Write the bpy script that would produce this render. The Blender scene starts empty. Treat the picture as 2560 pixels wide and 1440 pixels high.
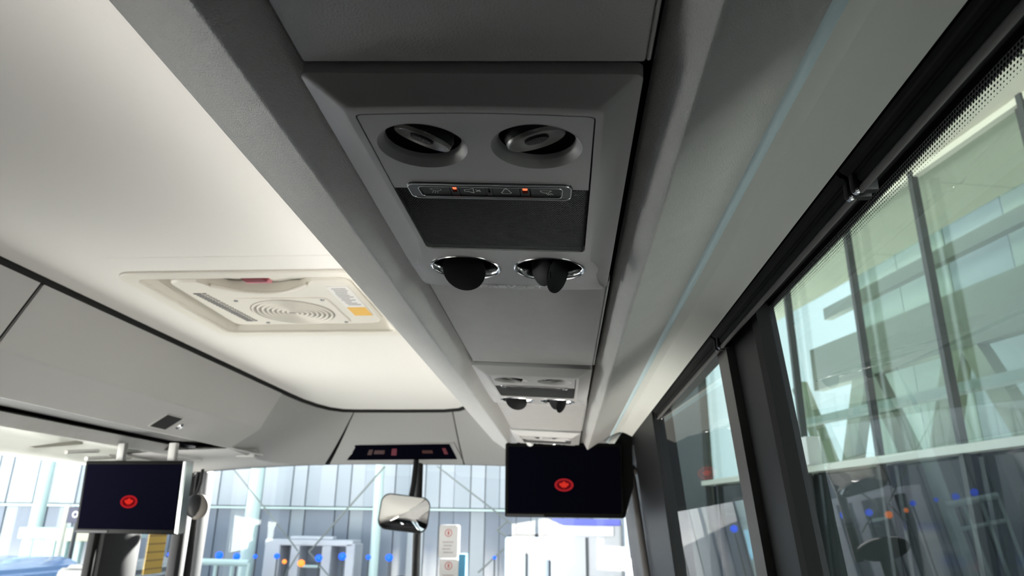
import bpy, bmesh, math, random
from mathutils import Vector, Matrix
random.seed(7)
R = math.radians
scn = bpy.context.scene
COL = scn.collection

# ---------------------------------------------------------------- camera
# World axes: +Y to the front of the coach, +X to its right, +Z up; the lens is at the origin.
RT = (0.99733411, -0.01081043, -0.07216509)
FW = (0.07185586, 0.31767855, 0.94547188)
UP = (0.01270434, -0.94813684, 0.31760845)
cam_d = bpy.data.cameras.new('camera')
cam_d.sensor_width = 36.0
cam_d.lens = 36.0 * 1750 / 2560
cam_d.clip_start = 0.01
cam_d.clip_end = 500
cam_d.dof.use_dof = True
cam_d.dof.focus_distance = 0.70
cam_d.dof.aperture_fstop = 10.0
cam = bpy.data.objects.new('camera', cam_d)
COL.objects.link(cam)
cx = Vector((RT[0], FW[0], UP[0])); cy = -Vector((RT[1], FW[1], UP[1])); cz = -Vector((RT[2], FW[2], UP[2]))
cam.matrix_world = Matrix(((cx.x, cy.x, cz.x, 0), (cx.y, cy.y, cz.y, 0), (cx.z, cy.z, cz.z, 0), (0, 0, 0, 1)))
scn.camera = cam

# ---------------------------------------------------------------- world, sun, exposure
SKY = 0.78
SUN = 85.0
BOOST = 13.0  # strength of the added ceiling lamps
world = bpy.data.worlds.new('sky')
scn.world = world
world.use_nodes = True
bg = world.node_tree.nodes['Background']
bg.inputs[0].default_value = (0.80, 0.90, 1.0, 1)
bg.inputs[1].default_value = SKY
sun_d = bpy.data.lights.new('sun', 'SUN')
sun_d.energy = SUN
sun_d.angle = R(3)
sun_d.color = (1.0, 0.965, 0.92)
sun = bpy.data.objects.new('sun', sun_d)
COL.objects.link(sun)
sun.rotation_euler = Vector((0.0, -0.88, -0.46)).to_track_quat('-Z', 'Y').to_euler()
vs = scn.view_settings
vs.view_transform = 'Standard'
vs.look = 'None'
vs.exposure = 1.42
vs.gamma = 1.0
vs.use_curve_mapping = False

# ---------------------------------------------------------------- materials
MATS = {}
def mat(name, col, rough=0.6, metal=0.0, spec=0.5, grain=0.0, gscale=900.0, mottle=0.0, mscale=6.0, emit=None, estr=0.0, coat=0.0):
    if name in MATS: return MATS[name]
    m = bpy.data.materials.new(name); m.use_nodes = True
    nt = m.node_tree; b = nt.nodes['Principled BSDF']
    b.inputs['Base Color'].default_value = (*col, 1)
    b.inputs['Roughness'].default_value = rough
    b.inputs['Metallic'].default_value = metal
    b.inputs['Specular IOR Level'].default_value = spec
    b.inputs['Coat Weight'].default_value = coat
    if emit:
        b.inputs['Emission Color'].default_value = (*emit, 1)
        b.inputs['Emission Strength'].default_value = estr
    tc = None
    if grain or mottle:
        tc = nt.nodes.new('ShaderNodeTexCoord')
    if mottle:
        n = nt.nodes.new('ShaderNodeTexNoise'); n.inputs['Scale'].default_value = mscale; n.inputs['Detail'].default_value = 4
        nt.links.new(tc.outputs['Object'], n.inputs['Vector'])
        r = nt.nodes.new('ShaderNodeValToRGB')
        r.color_ramp.elements[0].position = 0.3; r.color_ramp.elements[1].position = 0.7
        r.color_ramp.elements[0].color = (*[c * (1 - mottle) for c in col], 1)
        r.color_ramp.elements[1].color = (*[min(1, c * (1 + mottle)) for c in col], 1)
        nt.links.new(n.outputs['Fac'], r.inputs['Fac']); nt.links.new(r.outputs['Color'], b.inputs['Base Color'])
    if grain:
        n = nt.nodes.new('ShaderNodeTexNoise'); n.inputs['Scale'].default_value = gscale; n.inputs['Detail'].default_value = 2
        nt.links.new(tc.outputs['Object'], n.inputs['Vector'])
        bp = nt.nodes.new('ShaderNodeBump'); bp.inputs['Strength'].default_value = grain; bp.inputs['Distance'].default_value = 0.001
        nt.links.new(n.outputs['Fac'], bp.inputs['Height']); nt.links.new(bp.outputs['Normal'], b.inputs['Normal'])
    MATS[name] = m
    return m

def glass(name, tint, f0=0.045):
    """thin pane: clear with a tint, reflecting more at a glance (Schlick)"""
    m = bpy.data.materials.new(name); m.use_nodes = True
    nt = m.node_tree; nt.nodes.clear()
    out = nt.nodes.new('ShaderNodeOutputMaterial')
    tr = nt.nodes.new('ShaderNodeBsdfTransparent'); tr.inputs[0].default_value = (*tint, 1)
    gl = nt.nodes.new('ShaderNodeBsdfGlossy'); gl.inputs['Roughness'].default_value = 0.0
    gl.inputs[0].default_value = (1, 1, 1, 1)
    lw = nt.nodes.new('ShaderNodeLayerWeight'); lw.inputs['Blend'].default_value = 0.5
    p = nt.nodes.new('ShaderNodeMath'); p.operation = 'POWER'; p.inputs[1].default_value = 5
    ma = nt.nodes.new('ShaderNodeMath'); ma.operation = 'MULTIPLY_ADD'; ma.inputs[1].default_value = 1 - f0; ma.inputs[2].default_value = f0
    mx = nt.nodes.new('ShaderNodeMixShader')
    nt.links.new(lw.outputs['Facing'], p.inputs[0]); nt.links.new(p.outputs[0], ma.inputs[0]); nt.links.new(ma.outputs[0], mx.inputs[0])
    nt.links.new(tr.outputs[0], mx.inputs[1]); nt.links.new(gl.outputs[0], mx.inputs[2]); nt.links.new(mx.outputs[0], out.inputs[0])
    return m

M_CEIL = mat('ceiling_cream', (0.76, 0.745, 0.71), 0.85, spec=0.15, grain=0.06, gscale=500)
M_RAIL = mat('grained_grey_plastic', (0.48, 0.474, 0.462), 0.33, spec=0.8, grain=0.9, gscale=750, mottle=0.03, mscale=40)
M_PLATE = mat('filler_grey_plastic', (0.46, 0.451, 0.445), 0.42, spec=0.4, grain=0.8, gscale=650, mottle=0.03, mscale=30)
M_PSU = mat('unit_grey_plastic', (0.48, 0.47, 0.471), 0.40, spec=0.35, grain=0.08, gscale=1400)
M_BIN = mat('bin_grey_plastic', (0.36, 0.355, 0.345), 0.55, grain=0.05, gscale=500)
M_CAP = mat('cap_grey_plastic', (0.30, 0.297, 0.29), 0.6, grain=0.05, gscale=500)
M_SIDE = mat('side_panel_cream', (0.74, 0.75, 0.71), 0.7, spec=0.15, grain=0.05, gscale=600)
M_LED = mat('diffuser_blue_white', (0.62, 0.76, 0.80), 0.55, spec=0.2)
M_BLACK = mat('black_plastic', (0.008, 0.008, 0.009), 0.45, spec=0.25, grain=0.05, gscale=800)
M_RUBBER = mat('black_rubber', (0.010, 0.010, 0.010), 0.75, spec=0.2)
M_DARK = mat('dark_recess', (0.006, 0.006, 0.007), 0.9)
M_CHROME = mat('chrome', (0.75, 0.75, 0.76), 0.14, metal=1.0)
M_SATIN = mat('satin_silver', (0.38, 0.38, 0.385), 0.28, metal=1.0)
M_BUTTON = mat('button_dark_grey', (0.045, 0.045, 0.047), 0.5, spec=0.2)
M_BAR = mat('bar_dark_satin', (0.10, 0.10, 0.10), 0.38, metal=0.7)
M_BARRIM = mat('bar_rim_metal', (0.70, 0.70, 0.70), 0.28, metal=1.0)
M_FLAP = mat('flap_black', (0.005, 0.005, 0.006), 0.6, spec=0.15)
M_ICON = mat('icon_white_print', (0.95, 0.94, 0.92), 0.5)
M_LOGO = mat('logo_silver_print', (0.97, 0.96, 0.95), 0.6)
M_REDLED = mat('red_indicator', (0.5, 0.04, 0.02), 0.3, emit=(1.0, 0.10, 0.03), estr=0.9)
M_GRILLE = mat('grille_metal_dark', (0.17, 0.17, 0.17), 0.3, metal=0.7)
M_EYE = mat('eyeball_grey', (0.30, 0.29, 0.28), 0.33, metal=0.35)
M_PIL = mat('pillar_trim', (0.10, 0.092, 0.09), 0.5, grain=0.1)
M_PILG = mat('pillar_grey', (0.022, 0.022, 0.023), 0.6, spec=0.2)
M_SCREEN = mat('screen_black', (0.002, 0.002, 0.005), 0.5, spec=0.0)
M_MON = mat('monitor_case_black', (0.004, 0.004, 0.004), 0.5, spec=0.06)
M_RAILTUBE = mat('handrail_grey', (0.09, 0.085, 0.085), 0.5, spec=0.3)
M_ENTRY = mat('entry_bounce_vinyl', (0.16, 0.155, 0.145), 0.95, spec=0.05)
M_AISLE = mat('aisle_bounce_vinyl', (0.09, 0.088, 0.085), 0.95, spec=0.05)
M_FLOOR = mat('floor_carpet', (0.008, 0.008, 0.009), 0.95, spec=0.02, mottle=0.2, mscale=8)
M_WALLLO = mat('wall_grey', (0.05, 0.05, 0.052), 0.8)
M_MIRROR = mat('mirror', (0.9, 0.9, 0.9), 0.02, metal=1.0)
M_HATCH = mat('hatch_cream', (0.72, 0.69, 0.62), 0.45)
M_WHITE = mat('white_paint', (0.8, 0.8, 0.8), 0.45)
M_FABRIC = mat('blind_fabric_black', (0.007, 0.007, 0.007), 0.7, spec=0.2)
G_CLEAR = glass('windshield_glass', (0.93, 0.965, 0.96))
G_LEFT = glass('left_side_glass', (0.90, 0.93, 0.92), 0.045)
G_BLOCK = glass('daylight_block_glass', (0.006, 0.007, 0.007), 0.05)  # almost opaque, made to block daylight through the unseen rear windows
G_TINT = glass('side_glass', (0.70, 0.78, 0.75), 0.05)

# ---------------------------------------------------------------- mesh helpers
def link(o, parent=None):
    COL.objects.link(o)
    if parent is not None: o.parent = parent
    return o

def from_bm(name, bm, m, parent=None, smooth=None, recalc=True):
    if recalc and bm.faces: bmesh.ops.recalc_face_normals(bm, faces=bm.faces)
    me = bpy.data.meshes.new(name); bm.to_mesh(me); bm.free()
    me.materials.append(m)
    if smooth is not None:
        me.shade_smooth() if hasattr(me, 'shade_smooth') else None
        if smooth < 179: me.set_sharp_from_angle(angle=R(smooth))
    o = bpy.data.objects.new(name, me)
    return link(o, parent)

def tag(o, label=None, cat=None, group=None, kind=None):
    if label: o['label'] = label
    if cat: o['category'] = cat
    if group: o['group'] = group
    if kind: o['kind'] = kind
    return o

def empty(name, label=None, cat=None, group=None, loc=(0, 0, 0)):
    o = bpy.data.objects.new(name, None); o.empty_display_size = 0.05; o.location = loc
    link(o); tag(o, label, cat, group); return o

def copy_tree(o, parent=None):
    c = o.copy(); COL.objects.link(c)
    if parent is not None: c.parent = parent
    for ch in list(o.children): copy_tree(ch, c)
    return c

def bm_box(bm, lo, hi, bevel=0.0, seg=2, M=None):
    r = bmesh.ops.create_cube(bm, size=1.0)
    vs_ = r['verts']
    for v in vs_:
        v.co = Vector(((lo[i] + hi[i]) / 2 + v.co[i] * (hi[i] - lo[i]) for i in range(3)))
    if bevel > 0:
        es = list({e for v in vs_ for e in v.link_edges})
        rb = bmesh.ops.bevel(bm, geom=es, offset=bevel, segments=seg, affect='EDGES', profile=0.5)
        vs_ = list({v for f in rb['faces'] for v in f.verts} | {v for v in vs_ if v.is_valid})
    if M is not None:
        for v in vs_: v.co = M @ v.co
    return vs_

def box(name, lo, hi, m, parent=None, bevel=0.0, seg=2, M=None):
    bm = bmesh.new(); bm_box(bm, lo, hi, bevel, seg, M)
    return from_bm(name, bm, m, parent, smooth=35 if bevel else None)

def fillet(pts, rad):
    """round the inner corners of an open (x,z) profile"""
    out = [Vector(pts[0])]
    for i in range(1, len(pts) - 1):
        a, b, c = Vector(pts[i - 1]), Vector(pts[i]), Vector(pts[i + 1])
        r = rad[i] if isinstance(rad, (list, tuple)) else rad
        r = min(r, (a - b).length * 0.45, (c - b).length * 0.45)
        if r <= 0: out.append(b); continue
        p0 = b + (a - b).normalized() * r; p1 = b + (c - b).normalized() * r
        for k in range(5):
            t = k / 4
            out.append(p0 * (1 - t) ** 2 + b * 2 * t * (1 - t) + p1 * t * t)
    out.append(Vector(pts[-1]))
    return out

def bm_extrude(bm, prof, y0, y1, thick=0.0, ny=1):
    """extrude an open (x,z) profile along Y"""
    rows = []
    for k in range(ny + 1):
        y = y0 + (y1 - y0) * k / ny
        rows.append([bm.verts.new((p[0], y, p[1])) for p in prof])
    for a, b in zip(rows, rows[1:]):
        for i in range(len(prof) - 1):
            bm.faces.new((a[i], a[i + 1], b[i + 1], b[i]))
    return rows

def extrude(name, prof, y0, y1, m, parent=None, thick=0.004, smooth=30, ny=1, up=True):
    bm = bmesh.new(); bm_extrude(bm, prof, y0, y1, ny=ny)
    bmesh.ops.recalc_face_normals(bm, faces=bm.faces)
    o = from_bm(name, bm, m, parent, smooth=smooth, recalc=False)
    if thick:
        md = o.modifiers.new('thickness', 'SOLIDIFY'); md.thickness = thick; md.offset = 0; md.use_rim = False
    return o

def bm_lathe(bm, prof, n=48, M=None, cap=False):
    """profile of (r,z) turned about local Z"""
    rings = []
    for r, z in prof:
        if r < 1e-6:
            rings.append([bm.verts.new((0, 0, z))])
        else:
            rings.append([bm.verts.new((r * math.cos(2 * math.pi * k / n), r * math.sin(2 * math.pi * k / n), z)) for k in range(n)])
    for a, b in zip(rings, rings[1:]):
        for k in range(n):
            k2 = (k + 1) % n
            if len(a) == 1 and len(b) == 1: continue
            if len(a) == 1: bm.faces.new((a[0], b[k], b[k2]))
            elif len(b) == 1: bm.faces.new((a[k], a[k2], b[0]))
            else: bm.faces.new((a[k], a[k2], b[k2], b[k]))
    if M is not None:
        for ring in rings:
            for v in ring: v.co = M @ v.co

def lathe(name, prof, m, parent=None, n=48, M=None, smooth=40):
    bm = bmesh.new(); bm_lathe(bm, prof, n, M)
    return from_bm(name, bm, m, parent, smooth=smooth)

def bm_tube(bm, pts, r, n=10, cap=True):
    pts = [Vector(p) for p in pts]
    rings = []
    up = Vector((0, 0, 1))
    for i, p in enumerate(pts):
        d = (pts[min(i + 1, len(pts) - 1)] - pts[max(i - 1, 0)]).normalized()
        a = d.cross(up)
        if a.length < 1e-3: a = d.cross(Vector((1, 0, 0)))
        a.normalize(); b = d.cross(a).normalized()
        rr = r[i] if isinstance(r, (list, tuple)) else r
        rings.append([bm.verts.new(p + (a * math.cos(2 * math.pi * k / n) + b * math.sin(2 * math.pi * k / n)) * rr) for k in range(n)])
    for s, t in zip(rings, rings[1:]):
        for k in range(n):
            bm.faces.new((s[k], s[(k + 1) % n], t[(k + 1) % n], t[k]))
    if cap:
        bm.faces.new(rings[0]); bm.faces.new(rings[-1])

def tube(name, pts, r, m, parent=None, n=10):
    bm = bmesh.new(); bm_tube(bm, pts, r, n)
    return from_bm(name, bm, m, parent, smooth=50)

def fill(bm, outer, holes=(), z=0.0):
    """flat polygon with holes, triangulated; returns loops of verts"""
    loops, edges = [], []
    for lp in [outer] + list(holes):
        vs_ = [bm.verts.new((p[0], p[1], z)) for p in lp]
        loops.append(vs_)
        for i in range(len(vs_)): edges.append(bm.edges.new((vs_[i], vs_[(i + 1) % len(vs_)])))
    bmesh.ops.triangle_fill(bm, use_beauty=True, use_dissolve=False, edges=edges, normal=(0, 0, -1))
    return loops

def circle(cx_, cy_, r, n=48): return [(cx_ + r * math.cos(2 * math.pi * k / n), cy_ + r * math.sin(2 * math.pi * k / n)) for k in range(n)]
def rrect(x0, y0, x1, y1, r, n=6):
    out = []
    for (cx_, cy_, a0) in ((x1 - r, y1 - r, 0), (x0 + r, y1 - r, 90), (x0 + r, y0 + r, 180), (x1 - r, y0 + r, 270)):
        for k in range(n + 1):
            a = R(a0 + 90 * k / n); out.append((cx_ + r * math.cos(a), cy_ + r * math.sin(a)))
    return out

def plate(name, outer, holes, z0, z1, m, parent=None, edge=0.0, smooth=35):
    """flat plate with thickness between z0 (seen side) and z1, edges chamfered by `edge`"""
    bm = bmesh.new()
    loops = fill(bm, outer, holes, z0)
    for i, lp in enumerate(loops):
        cxm = sum(v.co.x for v in lp) / len(lp); cym = sum(v.co.y for v in lp) / len(lp)
        prev = lp
        steps = ([(edge, edge)] if edge else []) + [(edge, z1 - z0)]
        for off, dz in steps:
            ring = []
            for k, v in enumerate(lp):
                a, c = lp[k - 1].co, lp[(k + 1) % len(lp)].co
                t = Vector((c.x - a.x, c.y - a.y)); nrm = Vector((t.y, -t.x))
                if nrm.length > 0: nrm.normalize()
                if (Vector((v.co.x - cxm, v.co.y - cym)).dot(nrm) < 0): nrm = -nrm
                s = 1 if i == 0 else -1
                ring.append(bm.verts.new((v.co.x + nrm.x * off * s, v.co.y + nrm.y * off * s, z0 + (dz if z1 > z0 else -abs(dz)))))
            for k in range(len(lp)):
                bm.faces.new((prev[k], prev[(k + 1) % len(lp)], ring[(k + 1) % len(lp)], ring[k]))
            prev = ring
    return from_bm(name, bm, m, parent, smooth=smooth)

def strokes(name, lines, w, z, m, parent=None, closed=False, h=0.0002):
    """thin printed strokes: polylines in local x,y"""
    bm = bmesh.new()
    for ln in lines:
        for a, b in zip(ln, ln[1:]):
            a, b = Vector(a), Vector(b); d = (b - a)
            if d.length < 1e-9: continue
            d.normalize(); nrm = Vector((-d.y, d.x)) * w / 2; a = a - d * w / 2; b = b + d * w / 2
            c = [a + nrm, b + nrm, b - nrm, a - nrm]
            top = [bm.verts.new((p.x, p.y, z)) for p in c]; bot = [bm.verts.new((p.x, p.y, z + h)) for p in c]
            bm.faces.new(top); bm.faces.new(bot)
            for k in range(4): bm.faces.new((top[k], top[(k + 1) % 4], bot[(k + 1) % 4], bot[k]))
    return from_bm(name, bm, m, parent)

def at(px, py, Y=None, X=None, Z=None):
    """point on the sight line of a photo pixel at a known distance, used only to read off measured places"""
    c = Vector((px - 1280, py - 720, 1750))
    d = Vector((c.dot(Vector(RT)), c.dot(Vector(FW)), c.dot(Vector(UP))))
    if Y is not None: return d * (Y / d.y)
    if X is not None: return d * (X / d.x)
    return d * (Z / d.z)

# ================================================================ STRUCTURE
CX = -0.845                      # middle of the coach
CEIL_Z = 0.55
YB, YF = -1.6, 3.45              # rear and front ends of the racks

def mirror(p): return (2 * CX - p[0], p[1])

# ---- ceiling with an opening for the roof hatch
def ceiling():
    top = empty('ceiling'); tag(top, 'smooth cream ceiling panel over the aisle', None, None, 'structure')
    hx0, hx1, hy0, hy1 = -1.045, -0.487, 1.505, 2.045
    # slightly bowed edge outline: rounded at the front
    out = [(-1.26, YB), (-0.43, YB)]
    fr = [(-0.43, 3.10), (-0.44, 3.30), (-0.47, 3.45), (-0.53, 3.555), (-0.62, 3.60), (-0.845, 3.61), (-1.07, 3.612), (-1.15, 3.60), (-1.205, 3.535), (-1.235, 3.43), (-1.255, 3.28), (-1.26, 3.12)]
    out += fr
    bm = bmesh.new(); fill(bm, out, [rrect(hx0, hy0, hx1, hy1, 0.035)], CEIL_Z)
    o = from_bm('ceiling_panel', bm, M_CEIL, top)
    md = o.modifiers.new('thickness', 'SOLIDIFY'); md.thickness = 0.012; md.offset = 1
    # shallow joint between two ceiling sheets
    box('ceiling_joint', (-1.02, 1.395, 0.5493), (-0.43, 1.405, 0.552), mat('ceiling_joint_cream', (0.74, 0.72, 0.68), 0.7), top, 0.0008, 1)
    # dark gasket along the edge
    g = [(-1.262, YB, .547), (-1.262, 3.1, .547)] + [(x, y, .547) for x, y in reversed(fr[5:-1])] if False else None
    path = [(-1.262, YB, .546), (-1.262, 3.12, .546)] + [(p[0] - 0.002, p[1], .546) for p in reversed(fr[6:-1])] + [(p[0], p[1] + .002, .546) for p in reversed(fr[:6])]
    tube('edge_gasket', path, 0.0115, M_RUBBER, top, 8)
ceiling()

# ---- outer roof skin and rear end, so daylight only comes in through the windows
rf = box('roof', (-2.06, YB, 0.62), (0.36, 4.2, 0.66), M_WALLLO); tag(rf, 'outer roof skin above the ceiling', None, None, 'structure')
wr = box('wall_rear', (-2.06, YB - 0.04, -1.4), (0.36, YB, 0.66), M_WALLLO); tag(wr, 'rear partition behind the camera', None, None, 'structure')
fl = box('floor', (-2.06, YB, -1.44), (0.50, 4.2, -1.4), M_FLOOR); box('aisle_bounce_floor', (-1.22, .6, -1.402), (-.47, 2.3, -1.39), M_AISLE, fl)
box('entry_bounce_floor', (-.36, 2.31, -1.402), (0.34, 3.05, -1.39), M_ENTRY, fl)  # unseen floor patches, added paler to bounce sunlight up to rack and ceiling
tag(fl, 'dark carpeted coach floor with paler patches added to bounce sunlight', None, None, 'structure')

# ---- side walls
def gx(z): return 0.333 - 0.092 * z          # the right-hand glass leans in towards the roof
def wall_right():
    w = empty('wall_right'); tag(w, 'right hand side wall with black pillars around the windows', None, None, 'structure')
    def slab(name, y0, y1, z0, z1, m, t=0.03, inn=0.0):
        bm = bmesh.new()
        vs_ = [bm.verts.new((gx(z) - inn + dx, y, z)) for y in (y0, y1) for z in (z0, z1) for dx in (0, t)]
        q = [(0, 1, 3, 2), (4, 6, 7, 5), (0, 4, 5, 1), (2, 3, 7, 6), (0, 2, 6, 4), (1, 5, 7, 3)]
        for f in q: bm.faces.new([vs_[i] for i in f])
        return from_bm(name, bm, m, w)
    slab('lower_panel', YB, 2.0, -1.4, -0.45, M_WALLLO, 0.04)
    slab('upper_panel', YB, 4.15, 0.328, 0.62, M_BLACK, 0.03)
    p = slab('pillar', 1.075, 1.30, -0.5, 0.33, M_BLACK, 0.03, 0.004)
    slab('rear_pillar', .29, .34, -0.5, 0.31, M_BLACK, 0.03, 0.004)
    slab('pillar_trim', 1.235, 1.305, -0.5, 0.305, M_PIL, 0.014, 0.018)
    slab('pillar_edge', 1.052, 1.082, -0.5, 0.33, M_RUBBER, 0.02, 0.010)
    slab('front_pillar', 2.13, 2.75, -0.5, 0.33, M_BLACK, 0.06, 0.042)
    slab('door_pillar', 2.75, 3.95, -1.4, 0.31, M_BLACK, 0.05, 0.01)
    slab('door_lower', 2.0, 2.8, -1.4, -0.45, M_BLACK, 0.05)
wall_right()

def wall_left():
    w = empty('wall_left'); tag(w, 'left hand side wall with pillars between the windows', None, None, 'structure')
    X0 = -2.005
    box('lower_panel', (X0 - .03, YB, -1.4), (X0, 3.9, -0.45), M_WALLLO, w)
    # cream cover above the left windows
    prof = [(-1.90, .335), (-1.965, .285), (-1.99, .225), (-2.0, .212), (-2.03, .212)]
    extrude('window_header', fillet(prof, .012), YB, 3.75, M_SIDE, w, 0.006)
    box('upper_panel', (X0 - .03, YB, .21), (X0 - .012, 3.9, .64), M_BLACK, w)
    box('pillar', (X0 - .03, 1.255, -0.45), (X0 + .01, 1.305, .215), M_BLACK, w, .005)
    box('pillar', (X0 - .03, 2.15, -0.45), (X0 + .01, 2.21, .215), M_BLACK, w, .005)
    box('pillar', (X0 - .03, 3.05, -0.45), (X0 + .035, 3.34, .215), M_PILG, w, .012)
    box('pillar_gasket', (X0 - .02, 3.02, -0.45), (X0 + .01, 3.06, .215), M_RUBBER, w, .004)
    box('pillar_gasket', (X0 - .02, 3.335, -0.45), (X0 + .01, 3.37, .215), M_RUBBER, w, .004)
    box('corner_pillar', (X0 - .03, 3.70, -1.4), (X0 + .02, 3.80, .25), M_PILG, w, .01)
    box('corner_post', (X0 - .03, 3.79, -1.4), (X0 + .05, 3.93, .25), M_BLACK, w, .015)
wall_left()

def pane(name, corners, m, t=0.004):
    bm = bmesh.new()
    a = [bm.verts.new(c) for c in corners]
    bm.faces.new(a)
    return from_bm(name, bm, m)

def window(i, label, corners, m):
    o = pane('window_%d' % i, corners, m); tag(o, label, None, None, 'structure'); return o
w1 = window(1, 'large right hand side window beside the console', [(gx(-.5) + .016, .33, -.5), (gx(-.5) + .016, 1.09, -.5), (gx(.34) + .016, 1.09, .34), (gx(.34) + .016, .33, .34)], G_TINT)
w2 = window(2, 'smaller right hand window towards the front door', [(gx(-.5) + .012, 1.25, -.5), (gx(-.5) - .028, 2.2, -.5), (gx(.34) - .028, 2.2, .34), (gx(.34) + .012, 1.25, .34)], G_TINT)
w3 = window(3, 'left hand side window before the front pillar', [(-2.02, 2.2, -.5), (-2.02, 3.05, -.5), (-2.02, 3.05, .215), (-2.02, 2.2, .215)], G_CLEAR)
w7 = window(7, 'long left hand window beside the aisle seats', [(-2.02, 1.30, -.5), (-2.02, 2.16, -.5), (-2.02, 2.16, .215), (-2.02, 1.30, .215)], G_LEFT)
w8 = window(8, 'unseen rear left pane, blackened to keep daylight out', [(-2.02, YB, -.5), (-2.02, 1.26, -.5), (-2.02, 1.26, .215), (-2.02, YB, .215)], G_BLOCK)
w9 = window(9, 'unseen rear right pane, blackened to keep daylight out', [(gx(-.5) + .016, YB, -.5), (gx(-.5) + .016, .31, -.5), (gx(.34) + .016, .31, .34), (gx(.34) + .016, YB, .34)], G_BLOCK)
w4 = window(4, 'narrow left quarter window beside the driver', [(-2.02, 3.34, -.5), (-2.02, 3.72, -.5), (-2.02, 3.72, .215), (-2.02, 3.34, .215)], G_CLEAR)

# dotted ceramic border along the top of the big right window
def frit():
    bm = bmesh.new()
    bm_box(bm, (0, 0, 0), (1, 1, 1))
    bmesh.ops.delete(bm, geom=list(bm.verts), context='VERTS')
    zt = .3215
    for r_ in range(6):
        rad = (0.00175, 0.0016, 0.00140, 0.00115, 0.0009, 0.0006)[r_]
        z = zt - .0015 - r_ * 0.0034
        n = int(1.2 / 0.004)
        for k in range(n):
            y = -0.1 + (k + 0.5 * (r_ % 2)) * 0.004
            if y > 1.07: continue
            vs_ = [bm.verts.new((gx(z) + .0145, y + rad * math.cos(a * math.pi / 3), z + rad * math.sin(a * math.pi / 3))) for a in range(6)]
            bm.faces.new(vs_)
    o = from_bm('frit_dots', bm, M_RUBBER, w1); tag(o, None, None, None, 'stuff')
    bm = bmesh.new()
    v = [bm.verts.new(p) for p in [(gx(.3215) + .014, YB, .3215), (gx(.3215) + .014, 1.08, .3215), (gx(.36) + .014, 1.08, .36), (gx(.36) + .014, YB, .36)]]
    bm.faces.new(v)
    from_bm('frit_band', bm, M_RUBBER, w1)
frit()

# ---- windshield: two curved panes and a middle post
def ws(x):
    t = abs((x - CX) / 1.15)
    return 4.16 - .41 * t ** 3, .318 - .085 * t ** 3
def windshield():
    for i, (x0, x1, lab) in enumerate(((-2.0, -0.868, 'left hand windshield pane in front of the driver'), (-0.822, 0.315, 'right hand windshield pane beside the middle post'))):
        bm = bmesh.new(); N = 16
        rows = []
        for k in range(N + 1):
            x = x0 + (x1 - x0) * k / N
            y, z = ws(x)
            rows.append((bm.verts.new((x, y, z + .01)), bm.verts.new((x, y + .05, -1.15))))
        for a, b in zip(rows, rows[1:]): bm.faces.new((a[0], a[1], b[1], b[0]))
        o = from_bm('window_%d' % (5 + i), bm, G_CLEAR, None, smooth=60); tag(o, lab, None, None, 'structure')
    y, z = ws(CX)
    o = tube('windshield_post', [(CX, y - .01, z + .02), (CX + .006, y + .03, -.4)], 0.024, M_BLACK)
    o.name = 'trim_1'; tag(o, 'slim black post down the middle of the windshield', None, None, 'structure')
windshield()

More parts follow.
